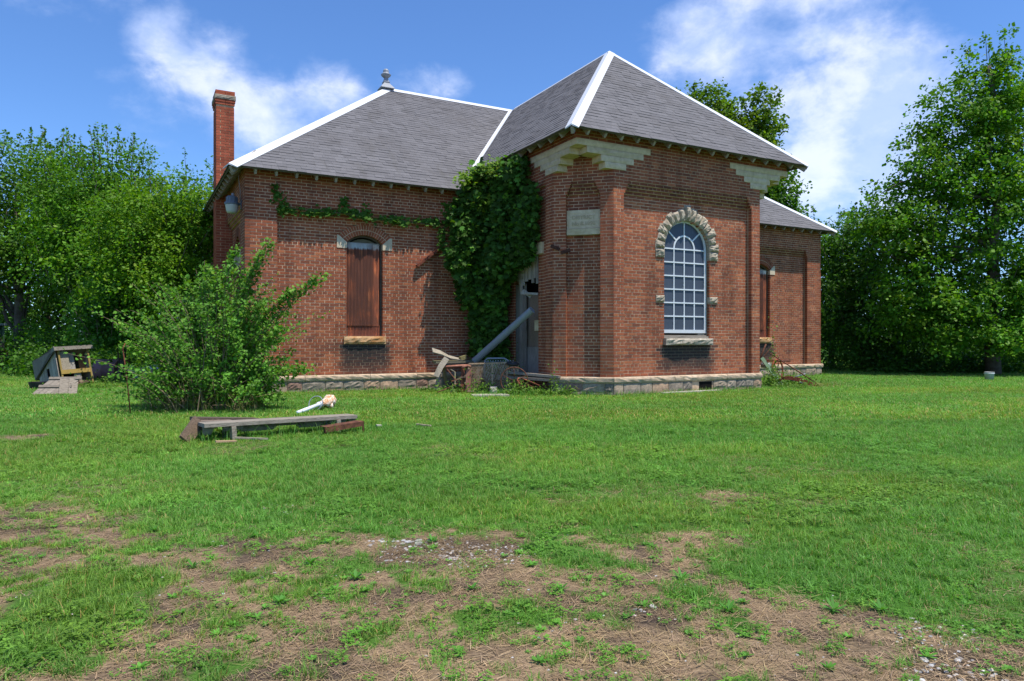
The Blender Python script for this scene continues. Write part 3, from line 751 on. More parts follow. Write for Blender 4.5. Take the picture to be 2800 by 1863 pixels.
# ---------------------------------------------------------------- main windows with rusted sheets
def boarded(cx, seed, fr, dpl, full=True):
    Rr = (MHW**2+MRISE**2)/(2*MRISE); zc = MSP+MRISE-Rr; ha = math.asin(MHW/Rr)
    fmb = MB()
    pts = [(cx+MHW-.015, MSIL)]+[(cx+(Rr-.015)*math.sin(a), zc+(Rr-.015)*math.cos(a)) for a in np.linspace(ha, -ha, 15)]+[(cx-MHW+.015, MSIL)]
    ribbon(fmb, pts, .05, dpl-.23, dpl-.09, fr)
    wn = part(fmb, 'window', 'dark_wood', house, label='arched window covered with rusted corrugated sheets')
    b_ = MB(); b_.add([fr(u, z, dpl-.26) for u, z in pts], [tuple(range(len(pts)))]); part(b_, 'interior_shade', 'void', wn)
    # arched head board
    m_ = MB(); top = [(cx+(Rr-.06)*math.sin(a), zc+(Rr-.075)*math.cos(a)) for a in np.linspace(ha*.88, -ha*.88, 13)]
    lo = [(u, MSP-.05) for u, z in reversed(top)]; pl = top+lo; n = len(pl)
    m_.add([fr(u, z, dpl-.15) for u, z in pl]+[fr(u, z, dpl-.17) for u, z in pl], [tuple(range(n)), tuple(range(2*n-1, n-1, -1))]+[(i, (i+1) % n, n+(i+1) % n, n+i) for i in range(n)], (.85, .83, .72)); part(m_, 'head_board', 'moss_wood', wn)
    def sheet(u0, u1, z0, z1, d, per=.034, amp=.007, col=(1, 1, 1), slope=0.):
        m_ = MB(); n = int((u1-u0)/per*6); vs = []; fs = []
        for i in range(n+1):
            u = u0+(u1-u0)*i/n; dd = d+amp*math.sin(2*math.pi*(u-u0)/per)
            zt = z1-slope*(u-u0)
            vs += [fr(u, z0, dd), fr(u, zt, dd), fr(u, zt, dd-.003), fr(u, z0, dd-.003)]
        for i in range(n):
            for j in range(4): fs.append((i*4+j, i*4+(j+1) % 4, i*4+4+(j+1) % 4, i*4+4+j))
        m_.add(vs, fs, col); part(m_, 'corrugated_sheet', 'corr', wn)
    sheet(cx-MHW+.004, cx+.21, 1.48, MSP+.015, dpl-.075, col=(1.35, 1.25, 1.2), slope=.02)
    sheet(cx+.20, cx+.365, 1.47, MSP, dpl-.092, col=(2.6, 2.3, 2.0), slope=.05)
    sheet(cx-MHW+.006, cx+.375, MSIL+.003, 1.50, dpl-.10, col=(1.9, 1.6, 1.5))
    m_ = MB(); slab(m_, fr, cx-MHW+.01, cx+MHW-.02, MSP-.012, MSP+.024, dpl-.115, dpl-.092, (1.1, 1.15, 1.2)); part(m_, 'batten', 'grey_wood', wn)
    m_ = MB(); m_.rock([(cx-MHW-.07, 1.06), (cx+MHW+.07, 1.06), (cx+MHW+.07, 1.236), (cx-MHW-.07, 1.236)], fr, dpl+.035, .03, .3, 14, 4, seed, .012); part(m_, 'sill', 'sill_rust', wn, label='rock faced stone sill stained orange by rust')
    # two rings of rowlock bricks
    for r0, r1, n in ((Rr+.002, Rr+.108, 17), (Rr+.124, Rr+.232, 21)):
        for i in range(n):
            a0 = -ha+2*ha*i/n+.0085; a1 = -ha+2*ha*(i+1)/n-.0085; rg = random.Random(seed*100+i)
            f_ = lambda r, a: (cx+r*math.sin(a), zc+r*math.cos(a)); m_ = MB()
            cs = [f_(r0, a0), f_(r0, a1), f_(r1, a1), f_(r1, a0)]; dd = dpl+.006+rg.uniform(-.001, .001)
            m_.add([fr(u, z, dd) for u, z in cs]+[fr(u, z, dd-.11) for u, z in cs], BF, tuple(RED*rg.uniform(.75, 1.1)))
            part(m_, 'arch_brick', 'brick', wn)
    am = MB(); rr0, rr1 = Rr+.004, Rr+.236; N = 26; vs = []; fs = []
    for i in range(N+1):
        a = -ha+2*ha*i/N
        for r in (rr0, rr1):
            for dd in (dpl-.001, dpl-.1): vs.append(fr(cx+r*math.sin(a), zc+r*math.cos(a), dd))
    for i in range(N): b = i*4; fs += [(b, b+4, b+6, b+2), (b, b+1, b+5, b+4), (b+2, b+6, b+7, b+3), (b+1, b+3, b+7, b+5)]
    am.add(vs, fs, (1, 1, 1)); part(am, 'arch_joint', 'mortar', wn)
    for sg in (-1, 1):
        m_ = MB(); x0 = cx+sg*(MHW-.003); x1 = cx+sg*(MHW+.222)
        oz = zc+(Rr+.236)*math.cos(ha); ox = cx+sg*(Rr+.236)*math.sin(ha)
        cs = [(x0, MSP-.13), (x1, MSP-.13), (x1, oz), (ox, oz), (x0, MSP)]
        if sg < 0: cs = cs[::-1]
        n = 5; m_.add([fr(u, z, dpl+.012) for u, z in cs]+[fr(u, z, dpl-.1) for u, z in cs], [tuple(range(n)), tuple(range(2*n-1, n-1, -1))]+[(i, (i+1) % n, n+(i+1) % n, n+i) for i in range(n)], (1., 1.02, 1.08)); part(m_, 'skewback_stone', 'lime', wn)
boarded(MCX, 3, fr_main, -REC)
boarded(MCR, 4, fr_main, -REC)
# end wall window, round headed with pale surround
fmb = MB(); ribbon(fmb, [(ECX+.40, 1.24)]+[(ECX+.40*math.cos(a), 3.2+.40*math.sin(a)) for a in np.linspace(0, math.pi, 17)]+[(ECX-.40, 1.24)], .05, -.35, -.22, fr_end)
wn = part(fmb, 'window', 'dark_wood', house, label='round headed end window, dark and broken')
b_ = MB(); slab(b_, fr_end, ECX-.44, ECX+.44, 1.2, 3.7, -.5, -.48); part(b_, 'interior_shade', 'void', wn)
for q in (1.7, 2.2, 2.75, 3.2): m_ = MB(); slab(m_, fr_end, ECX-.4, ECX+.4, q, q+.04, -.3, -.25); part(m_, 'muntin', 'grey_wood', wn)
for i in range(18):
    a0, a1 = math.pi*i/18+.01, math.pi*(i+1)/18-.01; m_ = MB(); cs = [(ECX+r*math.cos(a), 3.2+r*math.sin(a)) for r, a in ((.424, a0), (.424, a1), (.63, a1), (.63, a0))]
    m_.add([fr_end(u, z, -REC+.006) for u, z in cs]+[fr_end(u, z, -REC-.1) for u, z in cs], BF, tuple(RED*random.uniform(.5, .9))); part(m_, 'arch_brick', 'brick', wn)
for sg in (-1, 1):
    m_ = MB(); lo, hi = sorted((ECX+sg*.42, ECX+sg*.66)); slab(m_, fr_end, lo, hi, 2.95, 3.2, -REC-.1, -REC+.012); part(m_, 'skewback_stone', 'lime', wn)
# ---------------------------------------------------------------- doorway boards
dm = MB(); slab(dm, fr_side, 1.58, 2.74, .3, 3.4, -.42, -.40); door = part(dm, 'doorway', 'void', house, label='dark doorway closed with loose grey boards')
def bd(u0, u1, z0, z1, d, name='board', m='barn_wood', g=1., tilt=0.):
    m_ = MB(); vs = []
    for dd in (d, d-.025): vs += [fr_side(u0+tilt, z0, dd), fr_side(u1+tilt, z0, dd), fr_side(u1, z1, dd), fr_side(u0, z1, dd)]
    m_.add(vs, [(0, 1, 2, 3), (7, 6, 5, 4), (0, 4, 5, 1), (3, 2, 6, 7), (0, 3, 7, 4), (1, 5, 6, 2)], (g, g, g)); part(m_, name, m, door)
rg = random.Random(4)
u = 1.62
while u < 2.5: w_ = rg.uniform(.07, .13); bd(u, u+w_-.008, 2.45+rg.uniform(-.06, .1), 3.28, -.03+rg.uniform(-.01, .01), g=rg.uniform(.9, 1.3), tilt=rg.uniform(-.02, .03)); u += w_
bd(2.32, 2.42, 2.25, 2.55, -.01, tilt=-.06, g=1.2)
for a, b, g in ((2.22, 2.36, .7), (2.37, 2.52, .85), (2.53, 2.70, .6)): bd(a, b, .37, 2.45, -.08, g=g)
bd(1.60, 2.34, .98, 2.2, -.16, 'plywood_sheet', 'dark_wood', 2.2); bd(1.62, 2.3, .38, .99, -.13, g=.9); bd(1.66, 1.86, 1.36, 1.6, -.10, 'paper_notice', 'lime', 1.1)
m_ = MB(); m_.beam((.02, 1.55, 2.17), (-.22, 1.9, 2.20), .06, .05); m_.beam((-.05, 1.75, 2.12), (-.20, 1.86, 2.26), .05, .08); part(m_, 'broken_timber', 'barn_wood', door)
m_ = MB(); slab(m_, fr_side, 1.36, 1.60, 3.05, 3.3, -.06, .012, (1.15, 1.1, 1.0)); part(m_, 'skewback_stone', 'lime', door)
# ---------------------------------------------------------------- roof
T1 = (HR-H1)/((W+2*OV)/2); T2 = (HR-H2)/((E_+2*OV)/2)
AY = -OV+(W+2*OV)/2; AX = -L-OV+(E_+2*OV)/2; BX = W+R+OV-(E_+2*OV)/2; RY = D+E_/2
yv = D-OV+(H1-H2)/T2        # where the wing eave meets the main slope
def slope_poly(pts): return [Vector(p) for p in pts]
SL = {}
VT = Vector((W/2, RY, HR)); VL = Vector((-OV, yv, H1)); VR = Vector((W+OV, yv, H1))
def zmain(y): return H2+(y-(D-OV))*T2
# (name, eave start, eave dir, up-slope dir (horizontal), tan, left edge fn, right edge fn, length) given per horizontal run t
def slope(name, e0, ed, hd, tan, lf, rf, tmax, t0=0.): SL[name] = (Vector(e0), Vector(ed), Vector(hd), tan, lf, rf, tmax, t0)
slope('wing_front', (0, -OV, H1), (1, 0, 0), (0, 1, 0), T1, lambda t: -OV+t, lambda t: W+OV-t, (W+2*OV)/2)
kv = (RY-yv)/((W+2*OV)/2)
slope('wing_side', (-OV, 0, H1), (0, 1, 0), (1, 0, 0), T1, lambda t: -OV+t, lambda t: yv+kv*t, (W+2*OV)/2)
slope('wing_side_far', (W+OV, 0, H1), (0, 1, 0), (-1, 0, 0), T1, lambda t: -OV+t, lambda t: yv+kv*t, (W+2*OV)/2)
tv = yv-(D-OV)             # run at which the valley begins
vx = lambda t: -OV+(t-tv)/kv
TM = (E_+2*OV)/2
slope('main_left', (0, D-OV, H2), (1, 0, 0), (0, 1, 0), T2, lambda t: -L-OV+t, lambda t: (0.0 if t < tv else max(-OV, vx(t))) if t < tv else vx(t), TM)
slope('main_right', (0, D-OV, H2), (1, 0, 0), (0, 1, 0), T2, lambda t: W if t < tv else W-vx(t), lambda t: W+R+OV-t, TM)
slope('end_left', (-L-OV, 0, H2), (0, 1, 0), (1, 0, 0), T2, lambda t: D-OV+t, lambda t: D+E_+OV-t, TM)
slope('end_right', (W+R+OV, 0, H2), (0, 1, 0), (-1, 0, 0), T2, lambda t: D-OV+t, lambda t: D+E_+OV-t, TM)
slope('back', (0, D+E_+OV, H2), (1, 0, 0), (0, -1, 0), T2, lambda t: -L-OV+t, lambda t: W+R+OV-t, TM)
def spt(s, u, t, up=0.):
    e0, ed, hd, tan, lf, rf, tm, t0 = SL[s]; n = (Vector((0, 0, 1))-hd*tan).normalized()
    return e0+ed*u+hd*t+Vector((0, 0, tan*t))+n*up
deck = MB()
for s in SL:
    e0, ed, hd, tan, lf, rf, tm, t0 = SL[s]
    ts = [0]+([tv-1e-4, tv] if s.startswith('main') else [])+[tm]
    for a, b in zip(ts[:-1], ts[1:]):
        if b-a < .001: continue
        up = []; dn = []
        for o_, th in ((up, -.002), (dn, -.045)):
            o_ += [spt(s, lf(a), a, th), spt(s, rf(a), a, th), spt(s, rf(b), b, th), spt(s, lf(b), b, th)]
        deck.add(up+dn, [(0, 1, 2, 3), (7, 6, 5, 4), (0, 4, 5, 1), (0, 3, 7, 4), (1, 5, 6, 2)])
roof = part(deck, 'roof', 'deck', house, label='grey asphalt shingle hip roof with white metal caps')
SHG = []
EXPO = .142
for si, s in enumerate(SL):
    if s in ('back',): continue
    e0, ed, hd, tan, lf, rf, tm, t0 = SL[s]; ln = math.sqrt(1+tan*tan); rg = random.Random(50+si)
    n = int(tm*ln/EXPO)+1
    for i in range(n):
        ta, tb = i*EXPO/ln-(.012 if i == 0 else 0), min(tm, (i+1)*EXPO/ln+.02)
        if ta >= tm-.02: continue
        ta_ = max(ta, 0); lo = min(lf(ta_+1e-5), lf(tb-1e-5)); hi = max(rf(ta_+1e-5), rf(tb-1e-5)); u = lo-rg.uniform(0, .3)
        if s == 'main_left' and (i*EXPO/ln) < tv: hi = 0.0
        while u < hi:
            wd_ = rg.choice((.14, .17, .2, .24, .3)); u1 = u+wd_
            la, lb, ra, rb = lf(ta_+1e-5), lf(tb-1e-5), rf(ta_+1e-5), rf(tb-1e-5)
            q = [max(u, la), min(u1, ra), min(u1, rb), max(u, lb)]
            if q[1] < q[0]: q[0] = q[1] = (q[0]+q[1])/2
            if q[2] < q[3]: q[2] = q[3] = (q[2]+q[3])/2
            if q[1]-q[0]+q[2]-q[3] > .03:
                g = rg.uniform(.88, 1.08)*(.92 if rg.random() < .25 else 1); th = rg.choice((.008, .010, .015))
                base = np.array([.142, .139, .146])*g
                SHG.append((s, q[0]+.001, q[1]-.001, q[2]-.001, q[3]+.001, ta, tb, th, tuple(base)))
            u = u1
def sh_verts(h):
    s, a, b, c, d, ta, tb, th, col = h
    return [spt(s, a, ta, th), spt(s, b, ta, th), spt(s, c, tb, .003), spt(s, d, tb, .003), spt(s, a, ta, -.001), spt(s, b, ta, -.001)]
SF = [(0, 1, 2, 3), (4, 5, 1, 0), (0, 3, 4), (1, 5, 2)]
def sh_area(h):
    if h[0] not in ('wing_front', 'wing_side', 'main_left'): return 0
    p = spt(h[0], (h[1]+h[2])/2, h[5]); v = Vector(CAM)-p; n = (spt(h[0], 0, 0, 1)-spt(h[0], 0, 0, 0))
    return (h[2]-h[1])*max(0, v.normalized()@n)/v.length_squared
ar = np.array([sh_area(h) for h in SHG]); pk = set(np.argsort(-ar)[:300].tolist()); sfm = MB()
for i, h in enumerate(SHG):
    if i in pk: m_ = MB(); m_.add(sh_verts(h), SF, h[8]); part(m_, 'shingle', 'shingle', roof)
    else: sfm.add(sh_verts(h), SF, h[8])
o = part(sfm, 'shingle_field', 'shingle', roof); o['kind'] = 'stuff'
# white metal caps over hips and ridges, in lapped lengths
def cap(a, b, s1, s2, wid=.15, seg=2.5, name='hip_cap', lift=.024):
    a, b = Vector(a), Vector(b); Ln = (b-a).length; n = max(1, round(Ln/seg)); ax = (b-a).normalized()
    for i in range(n):
        p, q = a+(b-a)*(i/n), a+(b-a)*((i+1)/n); p = p+ax*(.003 if i else -.02); q = q-ax*.003
        m_ = MB()
        for s in (s1, s2):
            e0, ed, hd, tan, *_ = SL[s]; nm = (Vector((0, 0, 1))-hd*tan).normalized()
            wv = nm.cross(ax); wv.normalize()
            if wv.z > 0: wv = -wv
            if abs(wv.z) < .02: wv = -hd*1.0
            up = nm*lift; pe, qe = p+Vector((0, 0, lift*1.35)), q+Vector((0, 0, lift*1.35))
            vs = [pe, qe, q+wv*wid+up*.9, p+wv*wid+up*.9, q+wv*wid+nm*.002, p+wv*wid+nm*.002, p+nm*.0, q+nm*.0]
            m_.add(vs, [(0, 1, 2, 3), (3, 2, 4, 5), (0, 3, 5, 6), (1, 7, 4, 2)])
        part(m_, name, 'white_metal', roof)
PA = (W/2, AY, HR)
cap((-OV, -OV, H1), PA, 'wing_front', 'wing_side'); cap((W+OV, -OV, H1), PA, 'wing_front', 'wing_side_far')
cap((-L-OV, D-OV, H2), (AX, RY, HR), 'main_left', 'end_left', .19); cap((W+R+OV, D-OV, H2), (BX, RY, HR), 'main_right', 'end_right', .19)
cap((-L-OV, D+E_+OV, H2), (AX, RY, HR), 'back', 'end_left'); cap((W+R+OV, D+E_+OV, H2), (BX, RY, HR), 'back', 'end_right')
cap((AX, RY, HR), (W/2, RY, HR), 'main_left', 'back', .17, 3, 'ridge_cap'); cap((BX, RY, HR), (W/2, RY, HR), 'main_right', 'back', .17, 3, 'ridge_cap')
cap(PA, (W/2, RY-.2, HR), 'wing_side', 'wing_side_far', .06, 3, 'ridge_cap')
# valley flashing
for sg, s1, s2, P0 in ((1, 'main_left', 'wing_side', VL), (-1, 'main_right', 'wing_side_far', VR)):
    a, b = P0.copy(), VT.copy(); b = a+(b-a)*.97; ax = (b-a).normalized()
    for i in range(3):
        p, q = a+(b-a)*(i/3), a+(b-a)*((i+1)/3)-ax*.006; m_ = MB()
        for s in (s1, s2):
            e0, ed, hd, tan, *_ = SL[s]; nm = (Vector((0, 0, 1))-hd*tan).normalized(); wv = nm.cross(ax).normalized()
            if wv.z < 0: wv = -wv
            m_.add([p+nm*.034, q+nm*.034, q+wv*.085+nm*.022, p+wv*.085+nm*.022], [(0, 1, 2, 3)])
        part(m_, 'valley_flashing', 'white_metal', roof)
# rafter tails
def tail(s, u, ln=.40):
    m_ = MB(); a = spt(s, u, .012, -.105); b = spt(s, u, ln+.1, -.105)
    e0, ed, hd, tan, *_ = SL[s]; n = (Vector((0, 0, 1))-hd*tan).normalized(); g = random.Random(u*7).uniform(.8, 1.15)
    m_.beam(a, b, .05, .115, n, (g, g, g)); part(m_, 'rafter_tail', 'rafter', roof)
for i in range(15): tail('wing_front', .12+i*(W-.24)/14)
for i in range(9): tail('wing_side', .2+i*.43)
for i in range(14): tail('main_left', -L+.18+i*.42)
for i in range(14): tail('main_right', W+.3+i*.42)
for i in range(22): tail('end_left', D+.15+i*.42)
def hiptail(a, dx, dy):
    m_ = MB(); a = Vector(a); b = a+Vector((dx, dy, .55)); m_.beam(a+Vector((dx*.06, dy*.06, -.095)), b+Vector((0, 0, -.12)), .06, .14); part(m_, 'rafter_tail', 'rafter', roof)
hiptail((-OV, -OV, H1), .55, .55); hiptail((W+OV, -OV, H1), -.55, .55); hiptail((-L-OV, D-OV, H2), .6, .6); hiptail((W+R+OV, D-OV, H2), -.6, .6); hiptail((-L-OV, D+E_+OV, H2), .6, -.6)
# ---------------------------------------------------------------- finial
fm = MB(); sq = Matrix.Rotation(0, 3, 'Z')
fm.lathe([(.30, -.06), (.22, .02), (.13, .10), (.115, .13), (.115, .135)], (AX, RY, HR+.03), 4, Matrix.Rotation(0, 3, 'Z'))
fm.lathe([(.13, .13), (.135, .155), (.10, .17), (.075, .25), (.07, .27)], (AX, RY, HR+.03), 4)
fm.lathe([(.06, .27), (.13, .33), (.15, .37), (.15, .385), (.10, .42), (.085, .44), (.085, .50), (.06, .54), (.02, .555)], (AX, RY, HR+.03), 8)
fm.box((AX+.25, RY-.16, HR-.11), (.55, .03, .012), Matrix.Rotation(.0, 3, 'Z'))
part(fm, 'finial', 'finial', house, label='grey metal finial at the end of the main ridge')
# ---------------------------------------------------------------- chimney and breast
cm = MB(); cx0, cx1, cy0, cy1 = -6.05, -5.63, 7.0, 7.66
cm.box(((cx0+cx1)/2, (cy0+cy1)/2, 3.75), (cx1-cx0-.016, cy1-cy0-.016, 7.2)); 
chim = part(cm, 'chimney', 'mortar', house, label='tall narrow red brick chimney with projecting cap')
chm = MB(); rg = random.Random(9)
fr_cf = lambda u, z, d: (u, cy0-d, z); fr_cl = lambda u, z, d: (cx0-d, u, z)
def chbrick(fr, u0, u1, z0, z1, d, obj):
    c = tuple(np.array([.40, .105, .055])*rg.uniform(.72, 1.1)); b = (0, fr, u0, u1, z0, z1, d, .09, c)
    if obj: m_ = MB(); m_.add(brick_verts(b), BF, c); part(m_, 'brick', 'brick', chim)
    else: chm.add(brick_verts(b), BF, c)
for k in range(0, 102):
    z0, z1 = zk(k)+.005, zk(k+1)-.005
    if z1 > 7.03: break
    q = k % 2
    for fr, a, b, flip in ((fr_cf, cx0, cx1, 0), (fr_cl, cy0, cy1, 1)):
        e = [a, a+(.21 if (q ^ flip) else .105)]
        if flip and not q: pass
        st = a if (q ^ flip) == 0 else a+.105
        if flip: st = a+.105 if q == 0 else a
        else: st = a if q == 0 else a+.105
        x = st
        while x < b-.02:
            x1 = min(x+.21, b)
            if b-x1 < .05: x1 = b
            chbrick(fr, x+(.005 if x > a else 0), x1-(.005 if x1 < b else 0), z0, z1, 0.0, z0 > 4.6 and fr is fr_cf)
            x = x1
for i, (z0, z1, dd) in enumerate(((7.03, 7.09, .012), (7.095, 7.155, .026), (7.27, 7.32, .016), (7.325, 7.375, .016))):
    for fr, a, b in ((fr_cf, cx0-dd, cx1+dd), (fr_cl, cy0-dd+.001, cy1+dd)):
        n = 2 if fr is fr_cf else 3
        for j in range(n): chbrick(fr, a+(b-a)*j/n+(.004 if j else 0), a+(b-a)*(j+1)/n-(.004 if j < n-1 else 0), z0, z1, dd-(.001 if fr is fr_cl else 0), True)
    chm.box(((cx0+cx1)/2, (cy0+cy1)/2, (z0+z1)/2), (cx1-cx0+2*dd-.03, cy1-cy0+2*dd-.03, z1-z0+.008), None, (.33, .11, .06))
m_ = MB(); 
fr_cap = lambda u, z, d: (u, cy0-.038-d, z); m_.rock([(cx0-.038, 7.16), (cx1+.038, 7.16), (cx1+.038, 7.265), (cx0-.038, 7.265)], fr_cap, 0, .008, cy1-cy0+.076, 8, 3, 3, .008, (.8, .8, .78)); part(m_, 'chimney_cap', 'lime_rock', chim)
o = part(chm, 'brickwork', 'brick', chim); o['kind'] = 'stuff'
# ================================================================ ground
def vhash(ix, iy, s=0):
    h = (ix.astype(np.int64)*374761393 + iy.astype(np.int64)*668265263 + s*1442695041) & 0x7fffffff
    h = ((h ^ (h >> 13))*1274126177) & 0x7fffffff
    return ((h ^ (h >> 16)) & 0xffff)/65535.
def vnoise(x, y, s=0):
    ix, iy = np.floor(x), np.floor(y); fx, fy = x-ix, y-iy; fx = fx*fx*(3-2*fx); fy = fy*fy*(3-2*fy)
    a, b, c, d = vhash(ix, iy, s), vhash(ix+1, iy, s), vhash(ix, iy+1, s), vhash(ix+1, iy+1, s)
    return (a*(1-fx)+b*fx)*(1-fy)+(c*(1-fx)+d*fx)*fy
def fbm(x, y, sc, o=4, s=0):
    t = 0; amp = .5; tot = 0
    for i in range(o): t = t+amp*vnoise(x*sc+17*i, y*sc-9*i, s+i); tot += amp; amp *= .55; sc *= 2.1
    return t/tot
def sst(a, b, x): t = np.clip((x-a)/(b-a), 0, 1); return t*t*(3-2*t)
BT = np.array([.749, -.662]); BN = np.array([-.662, -.749]); B0 = np.array([-8.72, -5.89])
bpts = np.array([(-10.5, -4.6), (-8.72, -5.89), (-8.1, -6.1), (-7.43, -6.4), (-6.65, -7.25), (-6.06, -7.99), (-5.38, -8.64), (-5.03, -9.15), (-4.96, -9.77), (-4.95, -10.22), (-4.9, -10.9), (-4, -12.5)])
bs, bq = (bpts-B0)@BT, (bpts-B0)@BN
def spots(x, y, L_):
    r = 0*x
    for sx_, sy_, rad, am in L_: r = r+am*np.exp(-((x-sx_)**2+(y-sy_)**2)/rad**2)
    return r
GREEN = [(-7.62, -6.75, .42, .9), (-7.25, -7.15, .42, .9), (-6.95, -7.6, .33, .8), (-8.1, -6.5, .35, .5), (-8.15, -8.3, .36, .95), (-8.2, -8.7, .34, 1.), (-7.9, -8.1, .25, .7), (-7.95, -7.55, .25, .5),
         (-5.95, -8.72, .24, .9), (-5.82, -8.9, .2, .8), (-6.45, -9.45, .16, .75), (-6.7, -9.35, .17, .7), (-6.95, -9.2, .14, .5), (-5.35, -9.45, .2, .7), (-5.25, -9.75, .2, .6), (-7.15, -8.7, .16, .5), (-7.55, -9.0, .2, .6), (-5.75, -9.45, .12, .5), (-7.4, -8.4, .13, .45), (-5.55, -10.2, .13, .4), (-7.75, -9.3, .2, .6)]
BARE = [(-6.5, -8.35, .26, .8), (-6.25, -8.52, .24, .8), (-7.3, -7.75, .2, .5), (-4.11, -8.12, .17, .8), (-8.94, -1.89, .35, .7), (-9.4, -1.6, .3, .5), (-5.0, -8.95, .22, .7), (-5.2, -8.85, .2, .6), (-10.6, 5.5, .5, .5), (-6.1, -4.4, .35, .35), (-9.6, -2.2, .3, .3), (-3.6, -8.6, .2, .35)]
def bare_at(x, y):
    s = (x-B0[0])*BT[0]+(y-B0[1])*BT[1]; q = (x-B0[0])*BN[0]+(y-B0[1])*BN[1]
    qb = np.interp(s, bs, bq)
    n = fbm(x, y, 1.7, 4, 3); n2 = fbm(x, y, 4.2, 4, 8)
    b = sst(-.16, .42, q-qb+(n-.5)*1.0)
    n3 = fbm(x, y, 9., 3, 13); g = sst(.50, .64, n2*.5+n*.2+n3*.3)*.92
    b = b*(1-g)
    b = b-spots(x, y, GREEN)*(.45+n2*1.1)+spots(x, y, BARE)*(.3+1.2*n2)
    # worn strips in the lawn
    b = b+.30*sst(.60, .74, fbm(x, y, .75, 4, 21))
    # trodden soil round the walls
    return np.clip(b, 0, 1)
def gz(x, y): return .022*(fbm(x, y, .55, 3, 5)-.5)+.012*(fbm(x, y, 2.3, 3, 6)-.5)*sst(14, 6, np.hypot(x+8, y+12))
def axis(lo, hi, step, far):
    a = list(np.arange(lo, hi+1e-6, step)); st = step
    x = hi
    while x < far: st *= 1.16; x += st; a.append(x)
    x = lo; st = step
    while x > -far: st *= 1.16; x -= st; a.insert(0, x)
    return np.array(a)
gx, gy = axis(-10.5, -2.5, .07, 900), axis(-11.6, -3.5, .07, 900)
GX, GY = np.meshgrid(gx, gy); GZ = gz(GX, GY)
nx_, ny_ = len(gx), len(gy); V_ = np.stack([GX, GY, GZ], -1).reshape(-1, 3)
ii = np.arange(nx_*ny_).reshape(ny_, nx_); Q = np.stack([ii[:-1, :-1], ii[:-1, 1:], ii[1:, 1:], ii[1:, :-1]], -1).reshape(-1, 4)
me = bpy.data.meshes.new('ground'); me.vertices.add(len(V_)); me.vertices.foreach_set('co', V_.reshape(-1).astype(np.float32))
me.loops.add(len(Q)*4); me.loops.foreach_set('vertex_index', Q.reshape(-1).astype(np.int32)); me.polygons.add(len(Q)); me.polygons.foreach_set('loop_start', np.arange(0, len(Q)*4, 4, dtype=np.int32)); me.update(calc_edges=True)
me.polygons.foreach_set('use_smooth', [True]*len(Q))
at = me.attributes.new('bare', 'FLOAT', 'POINT'); at.data.foreach_set('value', bare_at(GX, GY).reshape(-1).astype(np.float32))
def m_ground(t):
    p = pos(t); b = t.node('ShaderNodeAttribute', attribute_name='bare').outputs['Fac']
    n1, n2, n3 = t.noise(.35, 5, .6, p), t.noise(3.2, 6, .65, p), t.noise(60, 3, .6, p)
    gr = t.ramp(n2, [(.25, (.035, .095, .012)), (.5, (.060, .170, .018)), (.75, (.095, .225, .030))])
    gr = t.mix(t.rng(n1, .42, .66, 0, .55), gr, (.105, .205, .035))
    gr = t.mix(t.rng(n3, .3, .75, 0, .6), gr, (.022, .055, .008))
    mp = t.node('ShaderNodeMapping'); t.l.new(p, mp.inputs[0]); mp.inputs['Scale'].default_value = (1, 2.6, 1); mp.inputs['Rotation'].default_value = (0, 0, .5)
    n4 = t.noise(26, 6, .7, mp.outputs[0], 1.0); n5 = t.noise(2.4, 5, .6, p)
    st = t.ramp(n4, [(.25, (.080, .056, .036)), (.45, (.215, .150, .090)), (.62, (.35, .25, .152)), (.8, (.48, .37, .24))])
    so_ = t.ramp(t.noise(45, 5, .7, p), [(.3, (.035, .026, .020)), (.6, (.085, .062, .046)), (.85, (.17, .14, .11))])
    st = t.mix(t.rng(n5, .46, .62, 0, .9), st, so_)
    for sx_, sy_, rad in ((-6.5, -8.38, .38), (-6.22, -8.5, .34), (-7.3, -7.75, .28), (-7.5, -7.55, .2), (-6.0, -9.6, .25), (-5.4, -10.55, .3), (-6.9, -8.9, .2), (-6.3, -9.3, .18)):
        dt = t.vmath('DISTANCE', p, (sx_, sy_, 0), out=1)
        st = t.mix(t.math('MULTIPLY', t.rng(dt, rad*.4, rad, .9, 0), t.rng(n4, .3, .5)), st, so_)
    c = t.mix(t.rng(t.math('ADD', b, t.math('MULTIPLY', t.math('SUBTRACT', n2, .5), .5)), .25, .6), gr, st)
    h = t.math('ADD', t.math('MULTIPLY', n4, .6), n3)
    return P(t, c, .95, h, .8, .02, spec=.15)
mat('ground', m_ground); me.materials.append(MATS['ground'])
ground = bpy.data.objects.new('ground', me); COL.objects.link(ground); ground['kind'] = 'structure'; ground['label'] = 'flat lawn with a worn bare strip in the foreground'
